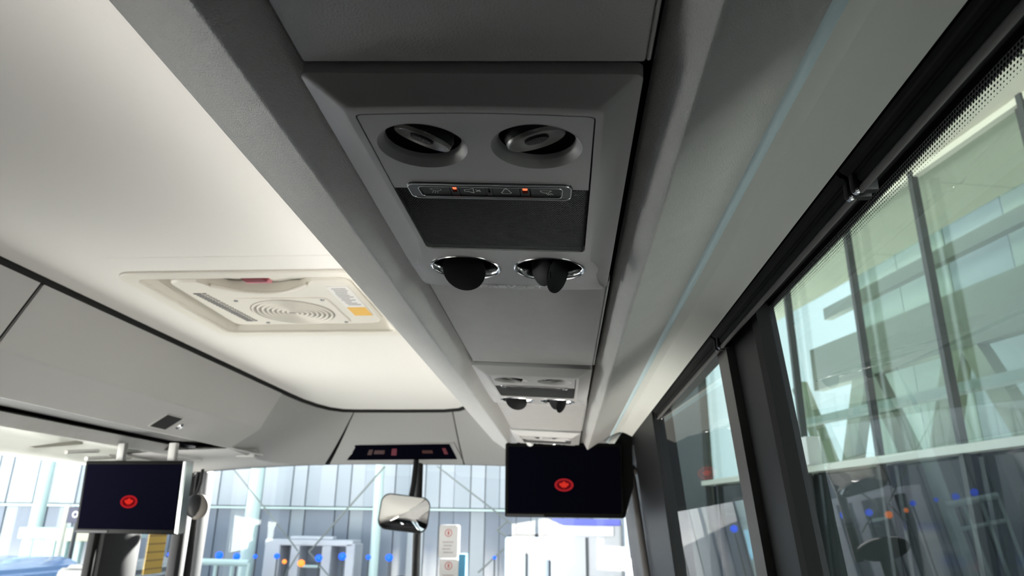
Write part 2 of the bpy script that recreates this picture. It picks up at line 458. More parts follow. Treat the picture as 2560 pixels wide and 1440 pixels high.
# ---- front cap between ceiling and windshield
def front_cap():
    w = empty('wall_front'); tag(w, 'moulded grey cap above the windshield', None, None, 'structure')
    # top curve (ceiling edge) and bottom curve (windshield head), matched point by point
    top = [(-1.262, 3.05), (-1.262, 3.14), (-1.256, 3.30), (-1.238, 3.44), (-1.205, 3.545), (-1.155, 3.605), (-1.10, 3.62)]
    bot = [(-1.475, 3.05, .294), (-1.50, 3.20, .294), (-1.545, 3.40, .293), (-1.58, 3.60, .293), (-1.575, 3.80, .294), (-1.50, 3.98, .298), (-1.395, 4.10, .304)]
    ctop = [(-1.095, 3.62)] + [(-1.095 + .515 * k / 6, 3.62 - .004 * math.sin(0)) for k in range(1, 7)]
    cbot = []
    for k in range(7):
        x = -1.365 + (-.585 + 1.365) * k / 6
        y, z = ws(x); cbot.append((x, y - .012, z))
    rtop = [(-.574, 3.62), (-.53, 3.60), (-.48, 3.53), (-.45, 3.42), (-.435, 3.28), (-.43, 3.05)]
    rbot = []
    for x in (-.577, -.47, -.36, -.25, -.16, -.10):
        y, z = ws(x); rbot.append((x, y - .012, z))
    def loft(name, T, B, n=8):
        bm = bmesh.new(); cols = []
        for t, b in zip(T, B):
            t3 = Vector((t[0], t[1], .545)); b3 = Vector(b)
            col = []
            for k in range(n + 1):
                s = k / n
                p = t3.lerp(b3, s)
                p.z += .010 * math.sin(math.pi * s) * -1        # a slight belly
                col.append(bm.verts.new(p))
            cols.append(col)
        for a, b in zip(cols, cols[1:]):
            for k in range(n): bm.faces.new((a[k], a[k + 1], b[k + 1], b[k]))
        o = from_bm(name, bm, M_CAP, w, smooth=70)
        md = o.modifiers.new('thickness', 'SOLIDIFY'); md.thickness = .006; md.offset = 0; md.use_rim = False
        return o
    loft('corner_panel', top, bot)
    loft('middle_panel', ctop, cbot)
    loft('corner_panel', rtop, rbot)
    # dark strip behind the panel joints
    for xt, xb in ((-1.0975, -1.38), (-.577, -.581)):
        y, z = ws(xb)
        tube('joint', [(xt, 3.626, .545), ((xt + xb) / 2, (3.62 + y) / 2, (.545 + z) / 2 - .004), (xb, y - .006, z)], .0035, M_RUBBER, w, 6)
    # underside from the left rack to the head of the windshield
    bm = bmesh.new(); rows = []
    inner = [(-1.475, 3.05, .294), (-1.545, 3.40, .293), (-1.58, 3.60, .293), (-1.575, 3.80, .294), (-1.50, 3.98, .298), (-1.395, 4.10, .304)]
    outer = [(-1.995, 3.05, .262), (-1.99, 3.40, .255), (-1.985, 3.74, .232)]
    for x in (-1.85, -1.66, -1.44):
        y, z = ws(x); outer.append((x, y, z))
    for a, b in zip(inner, outer): rows.append((bm.verts.new(a), bm.verts.new(Vector(a).lerp(Vector(b), .5) + Vector((0, 0, .006))), bm.verts.new(b)))
    for a, b in zip(rows, rows[1:]):
        for k in range(2): bm.faces.new((a[k], a[k + 1], b[k + 1], b[k]))
    o = from_bm('windshield_header', bm, M_CAP, w, smooth=70)
    md = o.modifiers.new('thickness', 'SOLIDIFY'); md.thickness = .006; md.offset = 1; md.use_rim = False
    # blind strip behind the glass head
    bm = bmesh.new(); rows = []
    for k in range(25):
        x = -2.0 + 2.32 * k / 24; y, z = ws(x)
        rows.append((bm.verts.new((x, y, z - .004)), bm.verts.new((x, y + .01, .66))))
    for a, b in zip(rows, rows[1:]): bm.faces.new((a[0], a[1], b[1], b[0]))
    from_bm('glass_head_band', bm, M_RUBBER, w)
front_cap()

# ================================================================ RIGHT HAND LUGGAGE RACK
RACK_IN = [(-0.44, .545), (-.344, .378), (-.219, .294), (-.1865, .3165), (-.1865, .335)]
RACK_OUT = [(.0670, .3095), (.0885, .268), (.1755, .325)]
LEDP = [(.1755, .3255), (.1795, .3235), (.1875, .3275), (.1885, .331)]
SIDE1 = [(.1880, .329), (.213, .3385)]
SIDE2 = [(.213, .3385), (.235, .333), (.2600, .3207)]
def rack_right():
    r = empty('luggage_rack', 'grained grey luggage rack underside running along the right windows', 'luggage rack', None, (-0.06, 0.8, .30))
    def ch(o): o.parent = r; o.matrix_parent_inverse = Matrix.Translation((-.0 - r.location.x, -r.location.y, -r.location.z)); return o
    ch(extrude('bin_front', RACK_IN[:2], YB, YF, M_BIN))
    ch(extrude('inner_rail', fillet(RACK_IN[1:], [0, .003, .002, 0]), YB, YF, M_RAIL))
    ch(extrude('outer_rail', fillet(RACK_OUT, [0, .0022, 0]), YB, YF, M_RAIL))
    ch(extrude('gap_shade', [(.0605, .338), (.0665, .3105)], YB, YF, M_DARK, None, .0008))  # black strip stands in for the shade inside the gap
    ch(extrude('light_strip', fillet(LEDP, .002), YB, YF, M_LED))
    ch(extrude('valance', SIDE1, YB, YF, M_SIDE))
    ch(extrude('valance', fillet(SIDE2, .006), YB, YF, M_SIDE))
    ch(box('recess_floor', (-.187, YB, .336), (.062, YF, .340), M_DARK))
    ch(box('end_cap', (-.187, YF - .002, .30), (.20, YF + .002, .34), M_BLACK))
    return r
rack_right()

# ---- added cove lamps on the bin fronts, unseen, put in to brighten the ceiling
def booster(label, y0, y1):
    e = empty('booster_lamp', label, 'lamp', 'added ceiling cove lamps', (-.405, (y0 + y1) / 2, .455))
    h = (y1 - y0) / 2
    Mc = Matrix.Rotation(R(-30), 4, 'Y')
    box('booster_channel', (-.004, -h, -.014), (.010, h, .014), M_SATIN, e, .002, 1, Mc)
    box('booster_diffuser', (-.007, -h + .01, -.010), (-.004, h - .01, .010), mat('booster_glow', (.8, .8, .78), .5, emit=(1.0, .97, .92), estr=BOOST), e, .001, 1, Mc)
for k in range(2):
    booster(('added rear ceiling cove lamp on the bin front above the inner rail', 'added front ceiling cove lamp on the bin front above the inner rail')[k], -1.5 + k * 1.6, .05 + k * 1.6)

# ---- filler plates between the service units (tilted with the rack)
TILT = math.atan2(.0095, .234)
def filler(label, y0, y1):
    W = .2342
    bm = bmesh.new(); bm_box(bm, (0, y0, 0), (W, y1, .012), .0022, 3)
    M = Matrix.Translation((-.1776, 0, .3000)) @ Matrix.Rotation(TILT, 4, 'Y')
    for v in bm.verts: v.co = M @ v.co
    # move origin to the plate
    o = from_bm('filler_panel', bm, M_PLATE, None, smooth=40)
    c = Vector((-.06, (y0 + y1) / 2, .30))
    o.data.transform(Matrix.Translation(-c)); o.location = c
    tag(o, label, 'panel', 'filler panels of the right rack')
    # thin trim bead on the right-hand edge
    b = box('edge_bead', (W + .0006, y0, .001), (W + .0034, y1, .011), M_RAIL, None, .001, 1, M)
    b.data.transform(Matrix.Translation(-c)); b.parent = o
    return o
filler('dark grey filler panel nearest the camera, behind the big service unit', -1.2, .3980)
filler('grey filler panel between the nearest and the second service unit', .846, 1.3430)
filler('small light grey filler panel between second service unit and right monitor', 1.801, 2.372)
filler('pale filler panel hidden above the right monitor', 2.86, 3.4)

# ================================================================ PASSENGER SERVICE UNIT
EX = Vector((0.99901, -.00029, -.04454)).normalized()
NN = Vector((.04442796, -.03162486, .99851191)).normalized()
EY = NN.cross(EX).normalized()
PSU_M = Matrix(((EX.x, EY.x, NN.x, 0), (EX.y, EY.y, NN.y, 0), (EX.z, EY.z, NN.z, 0), (0, 0, 0, 1)))
mm = 0.001
G1, G2 = (39.5, 53.5), (129.5, 52.5)
L1, L2 = (32.5, 355.0), (132.5, 352.5)

def build_psu(label):
    root = empty('passenger_service_unit', label, 'service unit', 'passenger service units in the right rack')
    root.matrix_world = Matrix.Translation((-.1485, .4279, .28)) @ PSU_M
    s = mm
    # outline of the face (B) and of the rim on the rack (A)
    B, A = [], []
    def put(b, a): B.append(b); A.append(a)
    # top edge, a shallow arc, left to right
    x0, x1 = -7.0, 178.5
    for k in range(17):
        t = k / 16; u = x0 + 7 + (x1 - x0 - 14) * t
        put((u, -3.2 - 3.0 * math.sin(math.pi * t)), (-35 + 7 + (239 - 14) * t, -22.5))
    for k in range(1, 6):    # top right corner
        a = R(-90 + 90 * k / 5); put((x1 - 7 + 7 * math.cos(a), 3.8 + 7 * math.sin(a)), (204 - 6 + 6 * math.cos(a), -16.5 + 6 * math.sin(a)))
    for k in range(1, 9): put((x1, 3.8 + (305 - 3.8) * k / 8), (204, -16.5 + 330 * k / 8))
    # bump around the right lamp
    for k in range(0, 11):
        a = R(-35 + 50 * k / 10); put((132.5 + 57 * math.cos(a), 352.5 + 57 * math.sin(a)), (204, 320 + 48 * k / 10))
    put((189.5, 386), (204, 388)); put((193, 404), (204, 406)); put((198, 417), (204, 419)); put((200, 424), (203.5, 425))
    # bottom lip, a shallow arc, right to left
    for k in range(17):
        t = k / 16; u = 197 - (197 + 28) * t
        put((u, 428.5 + 14.0 * math.sin(math.pi * t)), (u * 1.005, 430 + 14.4 * math.sin(math.pi * t)))
    put((-31, 424), (-34.5, 425)); put((-29, 417), (-35, 419)); put((-26, 404), (-35, 406)); put((-23.5, 388), (-35, 390))
    for k in range(0, 11):
        a = R(165 + 50 * k / 10); put((32.5 + 57 * math.cos(a), 355 + 57 * math.sin(a)), (-35, 370 - 50 * k / 10))
    for k in range(1, 9): put((x0, 305 + (3.8 - 305) * k / 8), (-35, 313.5 - 330 * k / 8))
    for k in range(1, 5):
        a = R(180 + 90 * k / 5); put((x0 + 7 + 7 * math.cos(a), 3.8 + 7 * math.sin(a)), (-29 + 6 * math.cos(a), -16.5 + 6 * math.sin(a)))
    n = len(B)
    Bs = [(p[0] * s, p[1] * s) for p in B]; As = [(p[0] * s, p[1] * s) for p in A]
    ins_hole = []
    # opening for insert and grille
    top_arc = [(-1.2 + 6 + (172.6 - 10) * k / 12, 5.0 - 3.4 * math.sin(math.pi * k / 12)) for k in range(13)]
    opening = [(-1.7, 11), (-1.1, 7.6), (1.4, 5.6)] + top_arc + [(171.0, 5.6), (173.1, 7.6), (173.5, 11), (173.5, 130), (172.6, 284), (170.6, 289.6), (166, 291.2), (4, 292.4), (-1.0, 290.4), (-3.0, 286), (-2.4, 131.5)]
    opening = [(p[0] * s, p[1] * s) for p in opening]
    bm = bmesh.new()
    loops = fill(bm, Bs, [opening, circle(L1[0] * s, L1[1] * s, .0425, 48), circle(L2[0] * s, L2[1] * s, .0425, 48)], 0.0)
    outer = loops[0]
    # rounded shoulder then the flank up to the rim
    def zA(v): return .0215 - .0165 * max(0, min(1, (v + 22) / 455))
    prev = outer
    rings = [(.06, .0006), (.16, .0026), (1.0, None), (1.0, 1.0)]
    for f, dz in rings:
        ring = []
        for k in range(n):
            b, a = Vector(Bs[k]), Vector(As[k]); za = zA(A[k][1])
            p = b.lerp(a, f)
            if dz is None: z = max(za - .0055, .0032)
            elif dz == 1.0: z = za + .004
            else: z = dz * min(1, za / .012)
            ring.append(bm.verts.new((p.x, p.y, z)))
        for k in range(n): bm.faces.new((prev[k], prev[(k + 1) % n], ring[(k + 1) % n], ring[k]))
        prev = ring
    # inner walls of the openings
    for lp in loops[1:]:
        ring = [bm.verts.new((v.co.x, v.co.y, .006)) for v in lp]
        for k in range(len(lp)): bm.faces.new((lp[k], lp[(k + 1) % len(lp)], ring[(k + 1) % len(lp)], ring[k]))
    from_bm('housing', bm, M_PSU, root, smooth=38)
    plate('backing', [(-4 * s, 1 * s), (175 * s, 1 * s), (175 * s, 294 * s), (-4 * s, 294 * s)], [circle(G1[0] * s, G1[1] * s, .0355, 48), circle(G2[0] * s, G2[1] * s, .0355, 48)], .0058, .0070, M_DARK, root)

    # insert panel with the two spotlights
    ins = [(-0.3, 11), (0.2, 8.8), (2.2, 7.0)] + [(5 + 161.4 * k / 12, 6.4 - 3.4 * math.sin(math.pi * k / 12)) for k in range(13)] + [(169.6, 7.0), (171.6, 8.8), (172.1, 11), (171.6, 129.2), (157.6, 128.9), (156.6, 119.6), (12.2, 120.6), (10.4, 130.6), (-1.4, 131.0)]
    ins = [(p[0] * s, p[1] * s) for p in ins]
    ip = plate('insert_panel', ins, [circle(G1[0] * s, G1[1] * s, .036, 64), circle(G2[0] * s, G2[1] * s, .036, 64)], 0.0, .005, M_PSU, root, .0004)

    # spotlights
    for (gx_, gy_), rot, tilt, m_eye in ((G1, 19, 13, M_EYE), (G2, -17, 13, M_EYE)):
        sp = bpy.data.objects.new('spotlight', None)
        Mloc = Matrix.Translation((gx_ * s, gy_ * s, 0))
        bm = bmesh.new()
        bm_lathe(bm, [(.0361, .0), (.0357, -.0002), (.0350, .0004), (.0312, .0050), (.0306, .0060), (.0302, .0100)], 64, Mloc)
        sk = from_bm('spotlight_bezel', bm, M_PSU, root, smooth=40)
        bm = bmesh.new()
        bm_lathe(bm, [(.0302, .0100), (.0300, .0150), (.0270, .0215), (.018, .0260), (0, .0275)], 48, Mloc)
        from_bm('cup', bm, M_BLACK, sk, smooth=60)
        # flat face of the swivelling eyeball with its raised rim
        Me = Mloc @ Matrix.Translation((0, -.0035, .0050)) @ Matrix.Rotation(R(rot), 4, 'Y') @ Matrix.Rotation(R(tilt), 4, 'X')
        bm = bmesh.new()
        bm_lathe(bm, [(0, .0012), (.0090, .0008), (.0200, .0), (.0212, -.0010), (.0224, -.0012), (.0232, -.0004), (.0236, .002)], 48, Me)
        eye = from_bm('eyeball', bm, m_eye, root, smooth=50)
        bm = bmesh.new()
        bm_lathe(bm, [(.0236, .0018), (.0244, .0060), (.022, .0125), (.012, .0165), (0, .0170)], 40, Me)
        from_bm('body', bm, M_BLACK, eye, smooth=60)
        # perforated lens
        bm = bmesh.new()
        bm_lathe(bm, [(.0098, -.0002), (.0092, -.0010), (.0, -.0012)], 32, Me @ Matrix.Translation((0, -.001, 0)))
        ln = from_bm('lens', bm, M_DARK, eye, smooth=60)
        bm = bmesh.new()
        for r_, c_ in ((.0014, 6), (.0028, 11), (.0042, 16), (.0056, 22), (.0070, 27), (.0083, 32)):
            for k in range(c_):
                a = 2 * math.pi * k / c_
                bmesh.ops.create_icosphere(bm, subdivisions=1, radius=.00040, matrix=Me @ Matrix.Translation((r_ * math.cos(a), r_ * math.sin(a) - .001, -.0014)))
        o = from_bm('lens_facets', bm, M_EYE, eye, smooth=60); tag(o, None, None, None, 'stuff')
        bpy.data.objects.remove(sp)

    # ---- switch bar
    def lens_outline(x0_, y0_, x1_, y1_, r_, sl): 
        pts = rrect(x0_, y0_, x1_, y1_, r_, 6)
        out = []
        for (u, v) in pts:
            t = (v - y0_) / (y1_ - y0_); c = (u - (x0_ + x1_) / 2) / ((x1_ - x0_) / 2)
            out.append(((u - c * sl * t) * s, (v - 1.6 * (1 - c * c)) * s))
        return out
    fo = lens_outline(11.6, 119.6, 157.2, 148.8, 7, 1.0)
    fi = lens_outline(20.6, 124.4, 149.6, 145.4, 4.6, 1.2)
    bar = plate('switch_bar', fo, [fi], -.0012, .005, M_BAR, root, .0012)
    bm = bmesh.new(); bm_tube(bm, [(p[0], p[1], -.0010) for p in fo + fo[:1]], .0008, 6, cap=False)
    from_bm('bar_rim', bm, M_BARRIM, bar, smooth=60)
    bm = bmesh.new(); bm_tube(bm, [(p[0], p[1], -.0011) for p in fi + fi[:1]], .0006, 6, cap=False)
    from_bm('bar_rim', bm, M_BARRIM, bar, smooth=60)
    box('bar_floor', (18 * s, 124 * s, .0030), (152 * s, 148 * s, .0040), M_DARK, bar)
    def sag(u): c = (u - 84.4) / 72.8; return -1.6 * (1 - c * c)
    def button(u0, u1, lr=None):
        v0, v1 = 125.4 + sag((u0 + u1) / 2), 144.6 + sag((u0 + u1) / 2)
        pts = rrect(u0, v0, u1, v1, 1.2, 4)
        if lr == 'L': pts = [((u + (1.8 * (v - v0) / (v1 - v0) if u < (u0 + u1) / 2 else 0)), v) for u, v in pts]
        if lr == 'R': pts = [((u - (.8 * (v - v0) / (v1 - v0) if u > (u0 + u1) / 2 else 0)), v) for u, v in pts]
        return plate('button', [(p[0] * s, p[1] * s) for p in pts], [], -.0002, .004, M_BUTTON, root, .0005), (u0 + u1) / 2, (v0 + v1) / 2
    def icon(b, lines, cu, cv, w=.00055):
        strokes('symbol', [[((cu + x) * s, (cv + y) * s) for x, y in ln] for ln in lines], w, -.00045, M_ICON, b)
    arc_dn = lambda rx, ry, n=12: [(rx * math.cos(math.pi * k / n), ry * math.sin(math.pi * k / n)) for k in range(n + 1)]
    lamp_l = [[(-5.6, -3.2), (4.6, -3.2)] + [(4.6 * math.cos(math.pi * k / 10), -3.2 + 4.6 * math.sin(math.pi * k / 10)) for k in range(1, 8)] + [(-5.6, -3.2)]]
    rays_l = [[(-3.4, 2.2), (-4.6, 5.2)], [(-1.4, 2.8), (-2.4, 5.8)], [(.8, 2.8), (0, 5.8)]]
    rays_r = [[(.6, 2.8), (2.6, 5.8)], [(2.6, 2.6), (4.6, 5.6)], [(4.6, 2.2), (6.6, 5.2)]]
    b, cu, cv = button(21.8, 48.4, 'L'); icon(b, lamp_l + rays_l, cu + 1.2, cv)
    b, cu, cv = button(57.4, 80.6); icon(b, [[(-6, -2), (-3, -2), (2, -5), (2, 5), (-3, 2), (-6, 2), (-6, -2)], [(4.4, -2), (8, 2)], [(4.4, 2), (8, -2)]], cu - 1.2, cv)
    b, cu, cv = button(87.4, 111.0); icon(b, [[(-4.6, 3.6), (-2.6, -.6), (-2.0, -3.0), (0, -4.4), (2.0, -3.0), (2.6, -.6), (4.6, 3.6), (3.0, 4.8), (0, 5.2), (-3.0, 4.8), (-4.6, 3.6)], [(-1.2, -4.2), (-.6, -5.6), (.6, -5.6), (1.2, -4.2)]], cu, cv)
    b, cu, cv = button(121.4, 148.0, 'R'); icon(b, [[(-x, y) for x, y in lamp_l[0]]] + rays_r, cu - .5, cv)
    for u0, u1, lit in ((49.6, 56.4, True), (81.6, 86.4, False), (112.2, 119.8, True)):
        dv = sag((u0 + u1) / 2)
        sl = plate('indicator', rrect((u0) * s, (125.0 + dv) * s, (u1) * s, (145.2 + dv) * s, .0006, 3), [rrect((u0 + 1.2) * s, (126.8 + dv) * s, (u1 - 1.2) * s, (139.0 + dv) * s, .0004, 3)], -.0003, .0035, M_BUTTON, root, .0003)
        if lit: box('red_lamp', ((u0 + 1.7) * s, (127.6 + dv) * s, .0002), ((u1 - 1.7) * s, (134.4 + dv) * s, .0028), M_REDLED, sl, .0005, 2)
        else: box('dark_lamp', ((u0 + 1.4) * s, (128.4 + dv) * s, .0010), ((u1 - 1.4) * s, (137.6 + dv) * s, .0028), M_DARK, sl)

    # ---- speaker grille: a honeycomb sheet
    bm = bmesh.new()
    px_, py_ = 2.55, 2.21
    nx, ny = 68, 73
    gx0, gx1, gy0, gy1 = -2.0, 172.2, 131.4, 290.4
    for j in range(ny):
        v = gy0 + 1.3 + j * py_
        if v > gy1 - 1.0: break
        for i in range(nx):
            u = gx0 + 1.4 + i * px_ + (px_ / 2 if j % 2 else 0)
            if u > gx1 - 1.0: continue
            if 11.0 < u < 157.6 and v < 147.5: continue
            if (u < 3 or u > 168) and v > 287: continue
            o_, i_ = [], []
            for k in range(6):
                a = math.pi / 6 + k * math.pi / 3
                o_.append(bm.verts.new(((u + 1.475 * math.cos(a)) * s, (v + 1.475 * math.sin(a)) * s, .0008)))
                i_.append(bm.verts.new(((u + 1.16 * math.cos(a)) * s, (v + 1.16 * math.sin(a)) * s, .0013)))
            for k in range(6): bm.faces.new((o_[k], o_[(k + 1) % 6], i_[(k + 1) % 6], i_[k]))
    gr = from_bm('speaker_grille', bm, M_GRILLE, root, recalc=False); tag(gr, None, None, None, 'stuff')

    # ---- the two round air outlets with their black flaps
    for (lx, ly), which in ((L1, 0), (L2, 1)):
        T = Matrix.Translation((lx * s, ly * s, 0))
        bm = bmesh.new()
        bm_lathe(bm, [(.0427, .001), (.0425, -.0008), (.0412, -.0016), (.0396, -.0010), (.0380, .0016), (.0372, .0070), (.0366, .0120)], 64, T)
        ring = from_bm('air_outlet', bm, M_CHROME, root, smooth=50)
        bm = bmesh.new(); bm_lathe(bm, [(.0368, .0100), (.0360, .0240), (.030, .032), (0, .034)], 40, T)
        from_bm('throat', bm, M_FLAP, ring, smooth=50)
        flaps = ([((-.003, .005, -.002), -12, -48, .027, 1.0)] if which == 0 else [((-.009, .0, -.001), -58, -68, .020, 1.0), ((.010, .005, -.004), 66, -72, .0235, 1.0)])
        for loc, rz, tilt, rad, asp in flaps:
            Mf = T @ Matrix.Translation(loc) @ Matrix.Rotation(R(rz), 4, 'Z') @ Matrix.Rotation(R(tilt), 4, 'X')
            bm = bmesh.new()
            bm_lathe(bm, [(0, -.0016), (rad - .001, -.0016), (rad, -.0008), (rad, .0008), (rad - .001, .0016), (0, .0016)], 40, Mf)
            from_bm('flap', bm, M_FLAP, ring, smooth=40)
    # ---- maker's lettering on the lip
    x0_, y0_, hh, ww, gap = 42.0, 422.0, 9.0, 8.6, 3.4
    let = {'P': [[(0, 0), (1, 0), (1, .52), (0, .52)], [(0, .52), (0, 1)]], 'R': [[(0, 0), (1, 0), (1, .5), (0, .5)], [(0, .5), (0, 1)], [(.45, .5), (1, 1)]],
           'E': [[(1, 0), (0, 0), (0, 1), (1, 1)], [(0, .5), (.85, .5)]], 'V': [[(0, 0), (.5, 1), (1, 0)]], 'O': [[(.1, 0), (.9, 0), (1, .15), (1, .85), (.9, 1), (.1, 1), (0, .85), (0, .15), (.1, 0)]],
           'S': [[(1, 0), (.08, 0), (0, .12), (0, .42), (.08, .5), (.92, .5), (1, .58), (1, .88), (.92, 1), (0, 1)]], 'T': [[(0, 0), (1, 0)], [(.5, 0), (.5, 1)]]}
    lines = []
    for i, c in enumerate('PREVOST'):
        ox = x0_ + i * (ww + gap)
        for ln in let[c]: lines.append([((ox + x * ww) * s, (y0_ - .03 * (ox - 80) + y * hh) * s) for x, y in ln])
    strokes('lettering', lines, .0017, -.0010, M_LOGO, root)
    return root

psu = build_psu('nearest service unit, dark grey, with two spotlights, switch bar and speaker grille')
for lab, dy in (('second service unit along the rack, smaller, between the two filler panels', .955), ('farthest service unit, mostly hidden behind the top of the right monitor', 1.985)):
    c = copy_tree(psu); c['label'] = lab
    c.location = Vector((-.1485, .4279 + dy, .28))

# ================================================================ WINDOW BLINDS on the right
def blind(label, y0, y1, fabric):
    x, z = .2775, .3075
    r = empty('roller_blind', label, 'roller blind', 'rolled up blinds above the right windows', (x, (y0 + y1) / 2, z))
    def ch(o): o.data.transform(Matrix.Translation(-r.location)); o.parent = r; return o
    # cassette with fine ribs
    prof = []
    for k in range(13):
        t = k / 12; px_, pz_ = .2635 + .0275 * t, .3205 - .0045 * t - .006 * math.sin(math.pi * t)
        prof.append((px_, pz_ - (.0012 if k % 2 else 0)))
    ch(extrude('cassette', prof, y0, y1, M_FABRIC, None, .002, smooth=10))
    ch(tube('roll', [(x + .004, y0 + .012, z + .001), (x + .004, y1 - .012, z + .001)], .0085, M_FABRIC, None, 16))
    ch(tube('pull_bar', [(x + .0005, y0 + .004, z - .0095), (x + .0005, y1 - .004, z - .0095)], .0034, M_PIL, None, 10))
    for y in (y0 + .004, y1 - .004):
        b = ch(box('bracket', (x - .008, y - .005, z - .012), (x + .016, y + .005, z + .016), M_BLACK, None, .003, 2))
        bm = bmesh.new(); bm_lathe(bm, [(0, -.002), (.0040, -.002), (.0048, 0), (.0040, .002), (0, .002)], 20, Matrix.Translation((x - .004, y, z - .010)) @ Matrix.Rotation(R(60), 4, 'Y'))
        c = ch(from_bm('cap', bm, M_CHROME, None, smooth=40)); 
    return r
blind('black rolled blind along the top of the big right window, nearest the camera', -1.2, .615, True)
blind('middle rolled blind with brown pull bar ending at the right pillar', .622, 1.228, True)
blind('far rolled blind above the small front right window', 1.24, 2.12, True)

# ================================================================ LEFT HAND RACK AND BINS
def mp(prof): return [mirror(p) for p in prof]
def rack_left():
    r = empty('luggage_rack', 'grey luggage rack underside with a dark groove along the left windows', 'luggage rack', None, (-1.63, 1.0, .30))
    def ch(o): o.data.transform(Matrix.Translation(-r.location)); o.parent = r; return o
    ch(extrude('inner_rail', fillet(mp([(-.225, .2985), (-.219, .2945), (-.1865, .3165), (-.1865, .335)]), [0, .004, .002, 0]), YB, 3.40, M_RAIL))
    ch(extrude('outer_rail', fillet(mp(RACK_OUT), [0, .004, 0]), YB, 3.40, M_RAIL))
    ch(extrude('light_strip', fillet(mp(LEDP), .002), YB, 3.40, M_LED))
    ch(extrude('valance', mp(SIDE1), YB, 3.4, M_SIDE)); ch(extrude('valance', fillet(mp(SIDE2), .006), YB, 3.4, M_SIDE))
    ch(box('recess_floor', (-1.755, YB, .326), (-1.50, 3.4, .330), mat('recess_shade_grey', (.10, .10, .10), .7)))  # floor coloured dark to stand for the shade in the groove
    # end fitting of the groove
    bm = bmesh.new(); bm_box(bm, (-1.60, 3.38, .285), (-1.50, 3.45, .315), .01, 3)
    ch(from_bm('end_fitting', bm, M_CAP, None, smooth=40))
    return r
rack_left()
def overhead_bin(label, y0, y1, latch_y):
    b = empty('overhead_bin', label, 'overhead bin', 'overhead bins along the left side', (-1.36, (y0 + y1) / 2, .40))
    def ch(o, p=None): o.data.transform(Matrix.Translation(-b.location)); o.parent = p or b; return o
    prof = mp([(-.431, .548), (-.429, .540), (-.344, .378), (-.222, .2965)])
    d = ch(extrude('door', fillet(prof, [0, .003, .006, 0]), y0, y1, M_BIN, None, .006))
    if latch_y:
        a = Vector((-1.346, 0, .378)); e = Vector((-1.468, 0, .2965)); dr = (e - a).normalized()
        nrm = Vector((-dr.z, 0, dr.x)); 
        if nrm.z > 0: nrm = -nrm
        c = a + dr * .090 + Vector((0, latch_y, 0))
        M = Matrix(((dr.x, 0, nrm.x, c.x), (dr.y, 1, nrm.y, c.y), (dr.z, 0, nrm.z, c.z), (0, 0, 0, 1)))
        bm = bmesh.new(); bm_box(bm, (-.040, -.056, .001), (.040, .056, .0050), .002, 2, M)
        l = ch(from_bm('latch', bm, M_BIN, None, smooth=40), d)
        bm = bmesh.new(); bm_box(bm, (-.035, -.050, .0046), (.035, .050, .0060), .001, 1, M)
        ch(from_bm('latch_recess', bm, M_DARK, None), d)
        bm = bmesh.new(); bm_lathe(bm, [(.015, .002), (.015, .006), (.011, .010), (.005, .0105), (.004, .007), (0, .007)], 24, M @ Matrix.Translation((.004, .098, 0)))
        ch(from_bm('lock_button', bm, M_CHROME, None, smooth=40), d)
    return b
overhead_bin('grey overhead bin at the left edge of the picture, before the slanted seam', -.2, 1.516, None)
overhead_bin('long grey overhead bin with black latch, between the slanted seam and the front cap', 1.528, 3.045, 2.43)

